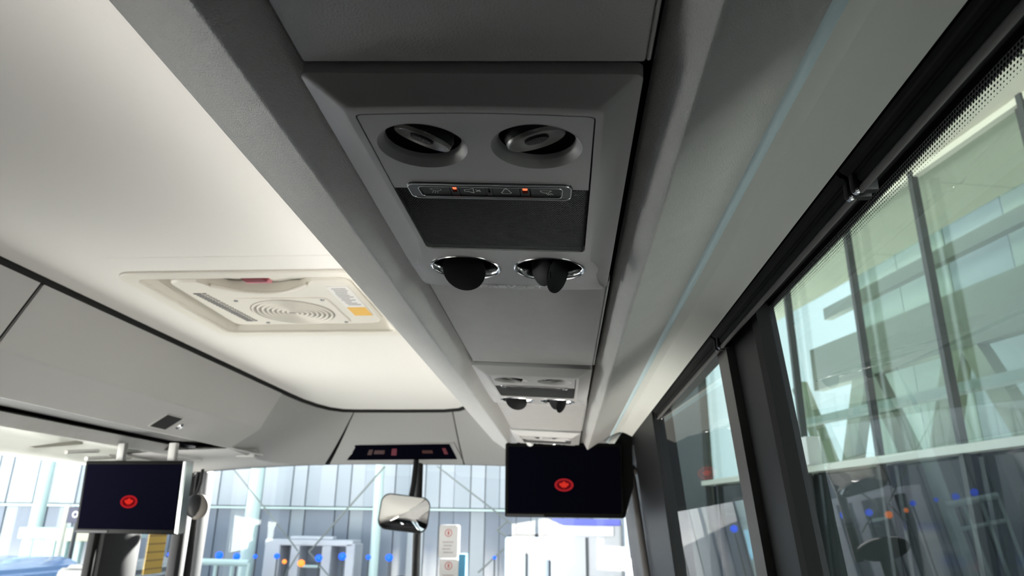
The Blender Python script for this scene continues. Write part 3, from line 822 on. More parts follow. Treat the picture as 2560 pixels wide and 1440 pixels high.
# ================================================================ ROOF HATCH
def hatch():
    h = empty('roof_hatch', 'cream roof hatch with round ventilator grille and red handle', 'hatch', None, (-.766, 1.775, .55))
    L = h.location
    def ch(o, p=None): o.data.transform(Matrix.Translation(-L)); o.parent = p or h; return o
    def pl(name, outer, holes, z0, z1, m, edge=0.0, p=None): return ch(plate(name, outer, holes, z0, z1, m, None, edge), p)
    pl('frame', rrect(-1.063, 1.487, -.469, 2.063, .045, 8), [rrect(-1.030, 1.520, -.502, 2.030, .03, 8)], .5425, .552, M_HATCH, .003)
    # sunk well
    bm = bmesh.new()
    o_ = rrect(-1.030, 1.520, -.502, 2.030, .03, 8); i_ = rrect(-1.012, 1.538, -.520, 2.012, .03, 8)
    a = [bm.verts.new((p[0], p[1], .545)) for p in o_]; b = [bm.verts.new((p[0], p[1], .592)) for p in i_]
    for k in range(len(a)): bm.faces.new((a[k], a[(k + 1) % len(a)], b[(k + 1) % len(a)], b[k]))
    bm.faces.new(b)
    ch(from_bm('well', bm, M_HATCH, None, smooth=30))
    # inner panel with the arc cut away at the handle
    arc = [(-.915 + .295 * t / 14, 1.595 + .100 * math.sin(math.pi * t / 14) ** .75) for t in range(15)]
    outl = [(-.985, 1.612), (-.978, 1.600), (-.96, 1.595)] + arc + [(-.560, 1.592), (-.540, 1.604), (-.535, 1.625), (-.535, 1.95), (-.548, 1.972), (-.57, 1.982), (-.96, 1.990), (-.980, 1.982), (-.988, 1.962)]
    pn = pl('panel', outl, [], .560, .590, M_HATCH, .006)
    bm = bmesh.new(); bm_tube(bm, [(p[0], p[1] - .001, .5625) for p in arc[1:-1]], .006, 8)
    ch(from_bm('grip_edge', bm, M_HATCH, None, smooth=60), pn)
    # fan plate and rings
    fp = pl('fan_plate', rrect(-.890, 1.728, -.628, 1.968, .02, 5), [], .5572, .561, M_HATCH, .0015)
    cxy = (-.762, 1.852)
    for k in range(8):
        r_ = .014 + k * .0135
        bm = bmesh.new()
        bm_lathe(bm, [(r_ - .0038, .5575), (r_ - .0022, .5535), (r_ + .0022, .5535), (r_ + .0038, .5575)], 48, Matrix.Translation((cxy[0], cxy[1], 0)))
        ch(from_bm('fan_ring', bm, M_HATCH, None, smooth=50), fp)
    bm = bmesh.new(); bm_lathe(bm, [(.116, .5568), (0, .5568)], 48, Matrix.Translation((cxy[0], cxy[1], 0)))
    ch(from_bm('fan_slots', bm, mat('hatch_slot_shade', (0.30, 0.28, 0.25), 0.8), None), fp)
    for q in ((-.878, 1.740), (-.640, 1.740), (-.640, 1.956), (-.878, 1.956)):
        bm = bmesh.new(); bm_lathe(bm, [(.006, .5575), (.005, .5545), (0, .554)], 14, Matrix.Translation((q[0], q[1], 0)))
        ch(from_bm('screw', bm, M_SATIN, None, smooth=50), fp)
    # red handle in the pocket
    ch(box('handle', (-.795, 1.565, .562), (-.737, 1.610, .590), mat('handle_red_dark', (0.16, 0.012, 0.02), 0.4), None, .004, 2))
    ch(box('handle_tip', (-.800, 1.606, .566), (-.732, 1.628, .574), mat('handle_pink', (0.55, 0.20, 0.24), 0.5), None, .003, 2))
    # notices
    lab = ch(box('notice', (-.598, 1.638, .5585), (-.542, 1.897, .5602), mat('notice_white', (0.78, 0.77, 0.74), 0.4), None))
    ch(box('notice_yellow', (-.596, 1.815, .5578), (-.544, 1.895, .5586), mat('notice_yellow', (0.80, 0.48, 0.10), 0.5), None), lab)
    ink = mat('notice_ink', (0.10, 0.10, 0.11), 0.6)
    bm = bmesh.new()
    for k in range(11):
        y = 1.652 + k * .0135
        bm_box(bm, (-.590 + .006 * random.random(), y, .5576), (-.548 - .02 * random.random(), y + .0045, .5586))
    ch(from_bm('notice_text', bm, mat('notice_grey_ink', (0.35, 0.35, 0.36), 0.6), None), lab)
    # dark moulded wording along the left flank of the panel
    bm = bmesh.new(); y = 1.682
    while y < 1.945:
        w_ = .004 + .006 * random.random(); xx = -.968 + .028 * (y - 1.682) / .26
        bm_box(bm, (xx, y, .5588), (xx + .020, y + w_, .5602)); bm_box(bm, (xx + .024, y, .5588), (xx + .034, y + w_ * .7, .5602))
        y += w_ + .0065
    ch(from_bm('wording', bm, ink, None), pn)
    return h
hatch()

# ================================================================ MONITORS
def emblem(parent, M, r):
    """red oval with a maple leaf on the screen"""
    red = mat('screen_red', (0.05, 0.0, 0.0), 0.6, spec=0.0, emit=(0.10, 0.005, 0.007), estr=1.0)
    bright = mat('screen_bright_red', (0.05, 0.0, 0.0), 0.6, spec=0.0, emit=(0.22, 0.011, 0.007), estr=1.0)
    dark = mat('screen_dark_red', (0.02, 0.0, 0.0), 0.6, spec=0.0, emit=(0.03, 0.001, 0.002), estr=1.0)
    def disc(name, ra, rb, z, m):
        bm = bmesh.new(); vs_ = [bm.verts.new((ra * math.cos(2 * math.pi * k / 40), rb * math.sin(2 * math.pi * k / 40), z)) for k in range(40)]; bm.faces.new(vs_)
        for v in bm.verts: v.co = M @ v.co
        return from_bm(name, bm, m, parent)
    e = disc('emblem', r, r * .66, .0006, red)
    disc('emblem_ring', r * .74, r * .47, .0009, dark)
    leaf = [(0, 1.0), (.18, .66), (.40, .78), (.32, .30), (.62, .58), (.70, .40), (1.0, .45), (.88, .10), (1.0, -.02), (.48, -.42), (.52, -.62), (.05, -.55), (.05, -.95)]
    pts = leaf + [(-x, y) for x, y in reversed(leaf[1:])]
    bm = bmesh.new(); fill(bm, [(x * r * .52, y * r * .42) for x, y in pts], [], .0013)
    for v in bm.verts: v.co = M @ v.co
    from_bm('leaf', bm, bright, parent)
def monitor(label, c, w, h, yaw, pitch, depth, arm):
    m = empty('monitor', label, 'monitor', 'drop down monitors at the front')
    m.location = c
    Mr = Matrix.Rotation(R(yaw), 4, 'Z') @ Matrix.Rotation(R(pitch), 4, 'X')
    # local: x right, z up, screen towards -y
    def tf(o): o.data.transform(Mr); o.parent = m; return o
    tf(box('case', (-w / 2, 0, -h / 2), (w / 2, depth, h / 2), M_MON, None, .006, 2))
    sc = tf(box('screen', (-w / 2 + .012, -.0012, -h / 2 + .016), (w / 2 - .012, .001, h / 2 - .014), M_SCREEN, None))
    Me = Mr @ Matrix.Translation((0, -.0014, -.018)) @ Matrix.Rotation(R(90), 4, 'X')
    emblem(sc, Me, .036)
    tf(box('badge_strip', (-w / 2 + .006, -.002, -h / 2 + .003), (-w * .17, .002, -h / 2 + .012), M_BUTTON, None, .001, 1))
    return m, tf
m1, tf = monitor('right drop-down monitor under the console, black screen with red emblem', Vector((-.003, 2.755, .155)), .448, .272, 0, 4, .05, True)
tf(box('top_mount', (-.19, .005, .10), (.18, .045, .138), M_MON, None, .01, 2))
bm = bmesh.new(); pts = [(.195, .134), (.262, .230), (.262, -.02), (.226, -.134), (.20, -.134)]
va = [bm.verts.new((x, .012, z)) for x, z in pts]; vb = [bm.verts.new((x, .05, z)) for x, z in pts]
bm.faces.new(va); bm.faces.new(vb)
for k in range(5): bm.faces.new((va[k], va[(k + 1) % 5], vb[(k + 1) % 5], vb[k]))
tf(from_bm('side_bracket', bm, M_MON, None))
for x in (-.128, .098):
    bm = bmesh.new(); bm_lathe(bm, [(0, -.014), (.010, -.012), (.014, -.004), (.013, .004), (0, .006)], 20, Matrix.Translation((x, -.004, .138)) @ Matrix.Rotation(R(-70), 4, 'X'))
    tf(from_bm('mount_knob', bm, M_WHITE, None, smooth=50))
m2, tf = monitor('left drop-down monitor under the left rack, black screen with red emblem', Vector((-1.672, 2.70, .075)), .425, .270, -4, 3, .05, True)
tf(box('silver_side', (.2125, .002, -.133), (.2165, .05, .135), M_CHROME, None, .001, 1))
tf(box('silver_edge', (.205, -.002, -.131), (.2145, .002, .133), M_SATIN, None, .001, 1))
for hx in (-.10, .12): tf(box('hinge', (hx, .02, .12), (hx + .03, .045, .205), M_CAP, None, .004, 2))

# ================================================================ ITEMS AT THE FRONT
def info_display():
    d = empty('information_display', 'dark trapezoid display with dim red signs above the windshield', 'display', None, (-.93, 4.0, .38))
    L = d.location
    P = [Vector((-1.255, 4.078, .337)), Vector((-1.167, 3.918, .405)), Vector((-.632, 3.900, .412)), Vector((-.610, 4.060, .345))]
    nrm = (P[1] - P[0]).cross(P[3] - P[0]).normalized()
    if nrm.y > 0: nrm = -nrm
    nrm = nrm * .010
    def quad(name, pts, off, th, m, p):
        bm = bmesh.new(); a = [bm.verts.new(q - L + nrm * off) for q in pts]; b = [bm.verts.new(q - L + nrm * (off - th)) for q in pts]
        bm.faces.new(a); bm.faces.new(b)
        for k in range(4): bm.faces.new((a[k], a[(k + 1) % 4], b[(k + 1) % 4], b[k]))
        return from_bm(name, bm, m, p)
    def uvp(u, v): return (P[0].lerp(P[3], u)).lerp(P[1].lerp(P[2], u), v)
    c = sum(P, Vector()) / 4
    quad('frame', [c + (q - c) * 1.09 for q in P], .6, 1.2, M_CAP, d)
    s = quad('screen', P, .8, .5, M_SCREEN, d)
    r1 = mat('display_red', (0.02, 0, 0), .4, emit=(.035, .0015, .005), estr=1.0); r2 = mat('display_amber', (0.02, 0, 0), .4, emit=(.009, .0045, .0025), estr=1.0)
    for u0, u1, v0, v1, m in ((.40, .45, .30, .75, r1), (.905, .94, .35, .75, r1), (.17, .21, .35, .70, r2), (.23, .33, .40, .65, r2), (.70, .80, .42, .62, r2)):
        quad('sign', [uvp(u0, v0), uvp(u0, v1), uvp(u1, v1), uvp(u1, v0)], .86, .04, m, s)
info_display()

def rear_mirror():
    m = empty('rear_view_mirror', 'rounded black rear-view mirror hanging at the windshield post', 'mirror', None, (-.873, 3.95, .04))
    L = m.location
    w, h = .135, .094
    bm = bmesh.new()
    out = rrect(-w, -h, w, h, .05, 8)
    f = [bm.verts.new((x, -.012, z)) for x, z in out]; b = [bm.verts.new((x * .75, .05, z * .7)) for x, z in out]; r0 = [bm.verts.new((x * 1.0, .008, z)) for x, z in out]
    fi = [bm.verts.new((x * .95, -.012, z * .93)) for x, z in out]
    N = len(out)
    for a, c in ((fi, f), (f, r0), (r0, b)):
        for k in range(N): bm.faces.new((a[k], a[(k + 1) % N], c[(k + 1) % N], c[k]))
    bm.faces.new(b)
    Mr = Matrix.Rotation(R(4), 4, 'Y') @ Matrix.Rotation(R(-9), 4, 'X') @ Matrix.Rotation(R(13), 4, 'Z')
    for v in bm.verts: v.co = Mr @ v.co
    from_bm('housing', bm, M_BLACK, m, smooth=40)
    bm = bmesh.new(); rings = [[bm.verts.new((x * t * .96, -.0125 - .012 * (1 - t * t), z * t * .94)) for x, z in out] for t in (1, .75, .5, .25)]
    for a, c in zip(rings, rings[1:]):
        for k in range(N): bm.faces.new((a[k], a[(k + 1) % N], c[(k + 1) % N], c[k]))
    bm.faces.new(rings[-1])
    for v in bm.verts: v.co = Mr @ v.co
    from_bm('mirror_glass', bm, M_MIRROR, m, smooth=80)
    tube('stem', [(.03, .10, .29), (.03, .06, .16), (.02, .04, .04)], .016, M_BLACK, m)
rear_mirror()

def side_mirror():
    m = empty('door_mirror', 'small rounded mirror head beside the left monitor', 'mirror', None, (-1.86, 3.60, .055))
    bm = bmesh.new(); bmesh.ops.create_uvsphere(bm, u_segments=24, v_segments=14, radius=1.0, matrix=Matrix.Diagonal((.055, .03, .062, 1)))
    from_bm('shell', bm, mat('mirror_shell_beige', (0.16, 0.145, 0.13), .5), m, smooth=80)
    bm = bmesh.new(); bmesh.ops.create_uvsphere(bm, u_segments=24, v_segments=14, radius=1.0, matrix=Matrix.Translation((-.012, -.008, .004)) @ Matrix.Diagonal((.052, .027, .058, 1)))
    from_bm('dark_face', bm, M_BLACK, m, smooth=80)
    tube('arm', [(-.02, .0, .05), (-.03, .05, .12), (-.05, .09, .19)], .008, M_BLACK, m)
side_mirror()

# handrail by the front door
hr = tube('handrail', [(.285, 2.92, .20), (.268, 2.90, .212), (.255, 2.86, .205), (.262, 2.84, .17), (.300, 2.80, -.20), (.330, 2.78, -.55)], .0135, M_RAILTUBE, None, 14)
tag(hr, 'slim grey handrail rising in front of the black door pillar', 'handrail')

def side_visor():
    e = empty('side_visor', 'folded side blind with clear knobs above the window left of the left monitor', 'blind', None, (-1.955, 2.55, .235))
    L = e.location
    def ch(o): o.data.transform(Matrix.Translation(-L)); o.parent = e
    P = [at(78, 1117, X=-1.955), at(205, 1100, X=-1.955), at(208, 1110, X=-1.955), at(90, 1120, X=-1.955)]
    bm = bmesh.new(); a = [bm.verts.new(p) for p in P]; b = [bm.verts.new(p + Vector((-.012, 0, 0))) for p in P]
    bm.faces.new(a); bm.faces.new(b)
    for k in range(4): bm.faces.new((a[k], a[(k + 1) % 4], b[(k + 1) % 4], b[k]))
    ch(from_bm('arm', bm, mat('visor_arm_olive', (.20, .19, .16), .6)))
    clear = mat('clear_knob', (.30, .295, .28), .25, coat=.3)
    for (x0, y0, x1, y1, r) in ((165, 1130, 245, 1127, .008), (215, 1146, 280, 1143, .008), (275, 1141, 325, 1143, .010)):
        ch(tube('knob', [at(x0, y0, X=-1.94), at(x1, y1, X=-1.94)], r, clear, None, 12))
side_visor()

# stickers on the windshield
def sticker(label, pts, m, marks, name='sticker', blue=False):
    bm = bmesh.new(); v = [bm.verts.new(p) for p in pts]; bm.faces.new(v)
    o = from_bm(name, bm, m); md = o.modifiers.new('thickness', 'SOLIDIFY'); md.thickness = .001
    tag(o, label, 'sticker')
    return o
white = mat('sticker_white', (0.82, 0.82, 0.82), 0.5)
redi = mat('sticker_red', (0.55, 0.08, 0.08), 0.5)
def card(label, x0, x1, z0, z1, y, icons):
    o = plate('sticker', rrect(x0, z0, x1, z1, .014, 4), [], 0, .001, white)
    # stand it upright
    o.data.transform(Matrix.Translation((0, y, 0)) @ Matrix.Rotation(R(90), 4, 'X'))
    tag(o, label, 'sticker', 'notices on the windshield')
    for (cx_, cz_) in icons:
        bm = bmesh.new(); bm_lathe(bm, [(.017, .0), (.0205, -.0), (.0205, .0006), (.017, .0006), (.017, 0)], 28, Matrix.Translation((cx_, y - .0012, cz_)) @ Matrix.Rotation(R(90), 4, 'X'))
        bm_box(bm, (cx_ - .004, y - .0014, cz_ - .010), (cx_ + .004, y - .0008, cz_ + .010))
        from_bm('warning_symbol', bm, redi, o)
        bm = bmesh.new()
        for k in range(4): bm_box(bm, (cx_ - .032 + .006 * (k % 2), y - .0013, cz_ - .052 - .018 * k), (cx_ + .030 - .008 * (k % 3), y - .0008, cz_ - .046 - .018 * k))
        from_bm('text_lines', bm, mat('sticker_grey_ink', (.55, .5, .5), .6), o)
    return o
card('taller white notice with red symbol on the windshield right of the post', -.708, -.601, -.192, -.018, 4.135, [(-.655, -.060)])
card('lower white notice with red symbol stuck under the taller one', -.700, -.592, -.320, -.196, 4.135, [(-.648, -.232)])
o = box('sticker', (-.592, 4.134, -.33), (-.555, 4.136, -.17), mat('sticker_blue', (.10, .38, .62), .5)); tag(o, 'narrow light blue sticker beside the lower white notice', 'sticker')
o = box('sticker', (-2.0165, 3.47, -.26), (-2.0150, 3.63, .06), mat('sticker_yellow', (.62, .42, .08), .5)); tag(o, 'yellow striped sticker on the quarter window under the left monitor', 'sticker')
for k in range(8):
    b = box('stripe', (-2.0152, 3.47, -.24 + k * .038), (-2.0140, 3.63, -.232 + k * .038), mat('stripe_brown', (.35, .22, .05), .5), o)

# dashboard hood
M_DASH = mat('dash_matt_black', (0.008, 0.008, 0.008), 0.95, spec=0.02)
def dash():
    d = empty('dashboard', 'black dashboard top along the foot of the windshield', 'dashboard', None, (CX, 3.9, -1.05))
    prof = [(3.62, -1.30), (3.68, -1.12), (3.80, -1.05), (3.98, -1.04), (4.16, -1.06)]
    bm = bmesh.new(); rows = []
    for x in (-1.95, -1.6, -1.2, -.95, -.6, -.2, .28):
        hump = .018 * math.exp(-((x + .84) / .12) ** 2)
        rows.append([bm.verts.new((x - CX, y - 3.9, z + hump + 1.05)) for y, z in prof])
    for a, b in zip(rows, rows[1:]):
        for k in range(4): bm.faces.new((a[k], a[k + 1], b[k + 1], b[k]))
    o = from_bm('top_cover', bm, M_DASH, d, smooth=60); md = o.modifiers.new('thickness', 'SOLIDIFY'); md.thickness = .01
    # tall gauge hood on its stalk, its top just reaching into the picture
    bm = bmesh.new(); bmesh.ops.create_uvsphere(bm, u_segments=28, v_segments=14, radius=1, matrix=Matrix.Translation((.02, -.10, .73)) @ Matrix.Diagonal((.13, .06, .055, 1)))
    from_bm('gauge_hood', bm, M_DASH, d, smooth=80)
    tube('gauge_stalk', [(.02, -.10, .0), (.02, -.10, .70)], .035, M_DASH, d, 12)
    box('fascia', (-1.95 - CX, .19, -.45), (.30 - CX, .29, -.02), M_DASH, d)
dash()

# ================================================================ SEATS (unseen below the picture, put in to block and bounce light)
def seat(label, x, y, top, dark=False):
    e = empty('coach_seat', label, 'seat', 'unseen coach seats added below the right rack', (x, y, -1.4))
    fab = mat('seat_fabric', (0.03, 0.03, 0.035), 0.9) if dark else mat('seat_bounce_pale', (0.47, 0.45, 0.42), 0.7)  # pale cushion put in to throw sunlight up at the rack
    H = top + 1.4; dk = mat('seat_fabric', (0.03, 0.03, 0.035), 0.9)
    box('cushion', (-.215, -.48, .32), (.22, .02, .47), fab, e, .04, 3)
    M = Matrix.Translation((0, -.44, .42)) @ Matrix.Rotation(R(8), 4, 'X')
    box('backrest', (-.22, -.06, 0), (.22, .06, (H - .42) * .80), dk, e, .04, 3, M)
    box('headrest', (-.15, -.05, (H - .42) * .80), (.15, .06, H - .43), dk, e, .04, 3, M)
    box('pedestal', (-.12, -.35, 0), (.15, -.05, .33), M_STEEL0, e, .01, 1)
    for sx in (-1, 1): box('armrest', (sx * .212 - .014, -.42, .58), (sx * .212 + .014, -.02, .63), M_BLACK, e, .01, 2)
M_STEEL0 = mat('seat_metal', (.08, .08, .085), .5)
for ry, tp, nm in ((1.25, -.085, 'second row under nearest service unit'), (2.22, -.21, 'front row under second service unit')):
    for x, side in ((.075, 'window'), (-.385, 'aisle')):
        seat('%s coach seat added for the light on the %s side, right %s' % ('dark fabric' if ry < 2 or side == 'aisle' else 'pale light-bouncing', side, nm), x, ry, tp, ry < 2 or side == 'aisle')

# ================================================================ OUTSIDE
GZ = -2.6
M_CONC = mat('concrete_pale', (0.62, 0.614, 0.60), 0.85, mottle=0.08, mscale=0.6)
M_FAC = mat('facade_panel_glass', (0.32, 0.36, 0.40), 0.25)
M_FAC2 = mat('facade_panel_glass_pale', (0.375, 0.41, 0.45), 0.25)
M_FACL = mat('facade_glass_dark', (0.225, 0.255, 0.31), 0.12)
M_COLM = mat('column_pale_green', (0.52, 0.66, 0.64), 0.4)
M_ROD = mat('rod_grey_green', (0.16, 0.18, 0.17), 0.5)
M_STEEL = mat('dark_steel', (0.06, 0.065, 0.07), 0.5)
M_FRAMEW = mat('portal_white', (0.50, 0.52, 0.56), 0.4)
M_BLUE = mat('blue_lamp', (0.0, 0.02, 0.3), .4, emit=(0.0, 0.09, 1.0), estr=0.9)
M_ORANGE = mat('orange_lamp', (0.3, 0.08, 0.0), .4, emit=(1.0, 0.22, 0.03), estr=0.9)
g = box('ground', (-40, -30, GZ - .1), (40, 60, GZ), M_CONC); tag(g, 'pale concrete forecourt with a dark strip added to cut ground bounce', None, None, 'structure')
box('bounce_stop_strip', (-2.2, -30, GZ - .02), (8, 60, GZ + .004), mat('asphalt_bounce_stop', (.08, .08, .081), .9), g)  # dark strip added so less ground light enters front and right windows

FY = 13.0
def facade_front():
    w = empty('terminal_building', 'pale glass terminal front seen through the windshield', 'building', None, (-3, FY, GZ))
    L = w.location
    def ch(o, p=None): o.data.transform(Matrix.Translation(-L)); o.parent = p or w; return o
    x = -16.0; k = 0
    zmid = at(800, 1270, Y=FY).z
    while x < .8:
        wd = .262 if k % 3 else .30
        off = .02 * ((k * 7) % 3)
        ch(box('panel', (x + .008, FY + off, zmid + .03), (x + wd - .006, FY + off + .06, 2.6), M_FAC if k % 2 else M_FAC2))
        ch(box('panel', (x + .008, FY + .05 + off, GZ), (x + wd - .006, FY + off + .1, zmid - .03), M_FACL if (k % 4) else M_FAC))
        x += wd; k += 1
    ch(box('rail', (-16, FY - .06, zmid - .025), (1.0, FY + .02, zmid + .012), M_COLM))
    ch(box('back_wall', (-16, FY + .2, GZ), (1.0, FY + .3, 2.6), M_STEEL))
facade_front()

def column(label, px0, py0, r, Y, lean=None):
    p = at(px0, 1300, Y=Y)
    o = tube('column', [(p.x, Y, GZ), (p.x, Y, 2.6)], r, M_COLM, None, 20); tag(o, label, 'column', 'pale round columns before the terminal front')
column('pale green column left of the left monitor', 92, 1300, .105, 12.0)
column('pale green column between the left monitor and the white portal', 629, 1300, .115, 12.0)
column('pale green column just left of the rear-view mirror', 942, 1300, .075, 12.0)

# tension rods crossing in front of the facade
ROD_Y = [11.4]
def rod(label, pts, r=.012):
    ROD_Y[0] += .03
    o = tube('tension_rod', [at(px, py, Y=ROD_Y[0]) for px, py in pts], r, M_ROD, None, 8); tag(o, label, 'rod', 'crossing tension rods of the facade')
rod('thin rod falling from upper left to the crossing over the white portal', [(583, 1172), (652, 1258), (721, 1345), (745, 1378)])
rod('thin rod rising from the portal crossing to the top near the mirror', [(772, 1381), (962, 1166)], .015)
rod('thin rod from the portal crossing down to the left', [(748, 1380), (712, 1440)])
rod('thin rod from the portal crossing down to the right', [(772, 1380), (822, 1440)])
rod('thin rod falling from the mirror post towards the right monitor', [(1092, 1165), (1266, 1300), (1310, 1328)])
rod('thin rod under the right monitor falling to the lower right', [(1243, 1325), (1278, 1352), (1376, 1436)])
rod('thin rod under the right monitor rising from lower left', [(1195, 1432), (1278, 1355), (1310, 1328)])
rod('short rod at the lower left corner of the right monitor', [(1243, 1325), (1270, 1302)])

def portal():
    w = empty('entrance_portal', 'white framed entrance portal below the crossing rods', 'entrance', None, at(770, 1440, Y=11.9))
    w.location.z = GZ; L = w.location.copy()
    def ch(o): o.data.transform(Matrix.Translation(-L)); o.parent = w; return o
    def bx_(name, px0, py0, px1, py1, Y0, Y1, m, ext=False):
        a = at(px0, py0, Y=Y0); b = at(px1, py1, Y=Y0)
        ch(box(name, (a.x, Y0, GZ if ext else b.z), (b.x, Y1, a.z), m, None, .01, 1))
    bx_('lintel', 663, 1348, 881, 1366, 11.8, 12.3, M_FRAMEW)
    bx_('jamb', 663, 1360, 692, 1440, 11.8, 12.3, M_FRAMEW, True)
    bx_('jamb', 866, 1360, 881, 1440, 11.8, 12.3, M_FRAMEW, True)
    bx_('mullion', 728, 1362, 742, 1440, 11.82, 12.2, M_FRAMEW, True)
    bx_('mullion', 806, 1362, 822, 1440, 11.82, 12.2, M_FRAMEW, True)
    bx_('sign_board', 726, 1340, 832, 1350, 11.9, 12.1, M_FRAMEW)
    bx_('door_glass', 690, 1362, 868, 1440, 12.2, 12.25, M_FACL, True)
    bx_('transom', 740, 1412, 806, 1420, 11.9, 12.1, M_COLM)
portal()

def lamp(label, px, py, r, m, Y=11.4, cat='lamp', group='blue marker lamps', name='marker_lamp'):
    p = at(px, py, Y=Y)
    e = empty(name, label, cat, group, p)
    bm = bmesh.new(); bmesh.ops.create_uvsphere(bm, u_segments=16, v_segments=10, radius=r, matrix=Matrix.Diagonal((1, .6, .9, 1)))
    from_bm('globe', bm, m, e, smooth=80)
    tube('stalk', [(0, .02, 0), (0, .02, GZ - p.z)], .012, M_STEEL, e, 6)
    return e
bl = [(548, 1388, .062, 'blue lamp nearest the left end of the windshield'), (592, 1391, .058, 'blue lamp left of the wide pale column'), (638, 1391, .034, 'faint small blue lamp just right of the wide pale column'),
      (692, 1390, .046, 'blue lamp in the left bay of the white portal'), (797, 1395, .058, 'blue lamp in the middle of the white portal'), (856, 1391, .062, 'blue lamp in the right bay of the white portal'),
      (921, 1393, .040, 'blue lamp on the narrow column right of the portal'), (973, 1394, .060, 'blue lamp between narrow column and windshield post'), (1236, 1394, .028, 'tiny blue lamp below the right monitor'),
      (424, 1386, .040, 'blue lamp in the quarter window under the left monitor')]
for px, py, r_, lab in bl: lamp(lab, px, py, r_, M_BLUE)
lamp('orange lamp between the blue lamps of the portal', 753, 1408, .058, M_ORANGE, group='orange marker lamps')
lamp('small red-orange lamp left of the orange one', 711, 1404, .036, M_ORANGE, group='orange marker lamps')

def simple(name, label, cat, px0, py0, px1, py1, Y0, Y1, m, ground=True, bev=.02, group=None):
    a = at(px0, py0, Y=Y0); b = at(px1, py1, Y=Y0)
    o = box(name, (a.x, Y0, GZ if ground else b.z), (b.x, Y1, a.z), m, None, bev, 2)
    c = Vector(((a.x + b.x) / 2, (Y0 + Y1) / 2, GZ if ground else b.z)); o.data.transform(Matrix.Translation(-c)); o.location = c
    tag(o, label, cat, group); return o

def railing():
    a = at(500, 1404, Y=11.2); b = at(622, 1408, Y=11.2)
    e = empty('guard_rail', 'pale turquoise guard rail left of the wide column', 'railing', None, (a.x, 11.2, GZ))
    L = e.location
    def ch(o): o.data.transform(Matrix.Translation(-L)); o.parent = e
    ch(tube('rail', [a, b], .05, M_COLM)); ch(tube('rail', [a - Vector((0, 0, .35)), b - Vector((0, 0, .35))], .03, M_COLM))
    for k in range(4):
        p = a.lerp(b, k / 3); ch(tube('post', [p, (p.x, p.y, GZ)], .025, M_COLM))
railing()

def van(label, px0, px1, py_top, Y0, length, m, stripe=None):
    a = at(px0, py_top, Y=Y0); b = at(px1, py_top, Y=Y0)
    e = empty('box_truck', label, 'truck', 'white trucks outside', ((a.x + b.x) / 2, Y0 + length / 2, GZ))
    W = abs(b.x - a.x); H = a.z - GZ
    box('cargo_box', (-W / 2, -length / 2, .7), (W / 2, length / 2, H), m, e, .05, 3)
    box('bumper', (-W / 2 + .05, -length / 2 - .08, .45), (W / 2 - .05, -length / 2, .68), M_STEEL, e, .03, 2)
    box('roof_cap', (-W / 2 + .1, -length / 2 - .02, H - .16), (W / 2 - .1, -length / 2, H - .06), M_WHITE, e, .01, 1)
    box('roof_absorber', (-W / 2 + .03, -length / 2 + .03, H - .02), (W / 2 - .03, length / 2 - .03, H + .006), mat('truck_roof_absorber', (.05, .05, .055), .9, spec=.1), e, .004, 1)  # dark sheet added so the truck roof throws no sunlight at the ceiling
    box('door_seam', (-.015, -length / 2 - .012, .75), (.015, -length / 2, H - .18), M_STEEL, e)
    for sx in (-1, 1):
        for y in (-length / 2 + .8, length / 2 - .9):
            bm = bmesh.new(); bm_lathe(bm, [(0, -.12), (.38, -.12), (.42, -.08), (.42, .08), (.38, .12), (0, .12)], 24, Matrix.Translation((sx * (W / 2 - .15), y, .42)) @ Matrix.Rotation(R(90), 4, 'Y'))
            from_bm('wheel', bm, M_RUBBER, e, smooth=40)
    if stripe: box('stripe', (-W / 2 + .02, -length / 2 - .015, H - .05), (W / 2 - .02, -length / 2 + .01, H + .02), stripe, e, .01, 1)
    return e
M_TRUCK = mat('truck_white', (0.52, 0.53, 0.56), 0.4)
van('white truck with blue edged roof in front of the right windshield pane', 1376, 1556, 1301, 8.5, 3.0, M_TRUCK, mat('stripe_blue', (.12, .14, .6), .4))
van('pale blue-white van left of the blue edged truck', 1262, 1372, 1340, 9.3, 1.9, mat('van_pale_blue', (.62, .70, .78), .4))

# left of the left monitor: kiosk, sign, poles and parked cars
def kiosk():
    Y0 = 10.5
    a = at(48, 1315, Y=Y0); b = at(246, 1440, Y=Y0)
    e = empty('kiosk', 'small kiosk with pale yellow roof edge left of the left monitor', 'kiosk', None, ((a.x + b.x) / 2, Y0, GZ)); L = e.location
    def ch(o): o.data.transform(Matrix.Translation(-L)); o.parent = e
    def bb(name, px0, py0, px1, py1, y0, y1, m, ext=False):
        p = at(px0, py0, Y=y0); q = at(px1, py1, Y=y0)
        ch(box(name, (p.x, y0, GZ if ext else q.z), (q.x, y1, p.z), m, None, .01, 1))
    bb('roof', 48, 1318, 250, 1350, Y0, Y0 + 1.2, M_COLM)
    bb('roof_edge', 118, 1320, 246, 1354, Y0 - .06, Y0, mat('kiosk_cream', (.72, .70, .52), .5))
    bb('back', 52, 1350, 246, 1440, Y0 + 1.1, Y0 + 1.15, M_FACL, True)
    for px in (54, 84, 112, 142, 178, 236): bb('post', px, 1348, px + 9, 1440, Y0 + .02, Y0 + .1, M_COLM, True)
kiosk()
p = at(160, 1318, Y=10.2); q = at(166, 1262, Y=10.2)
o = tube('bollard', [(p.x, 10.2, GZ), (p.x, 10.2, q.z)], .035, mat('pole_cream', (.75, .74, .62), .5), None, 14); tag(o, 'slim cream pole rising beside the dark sign', 'pole')
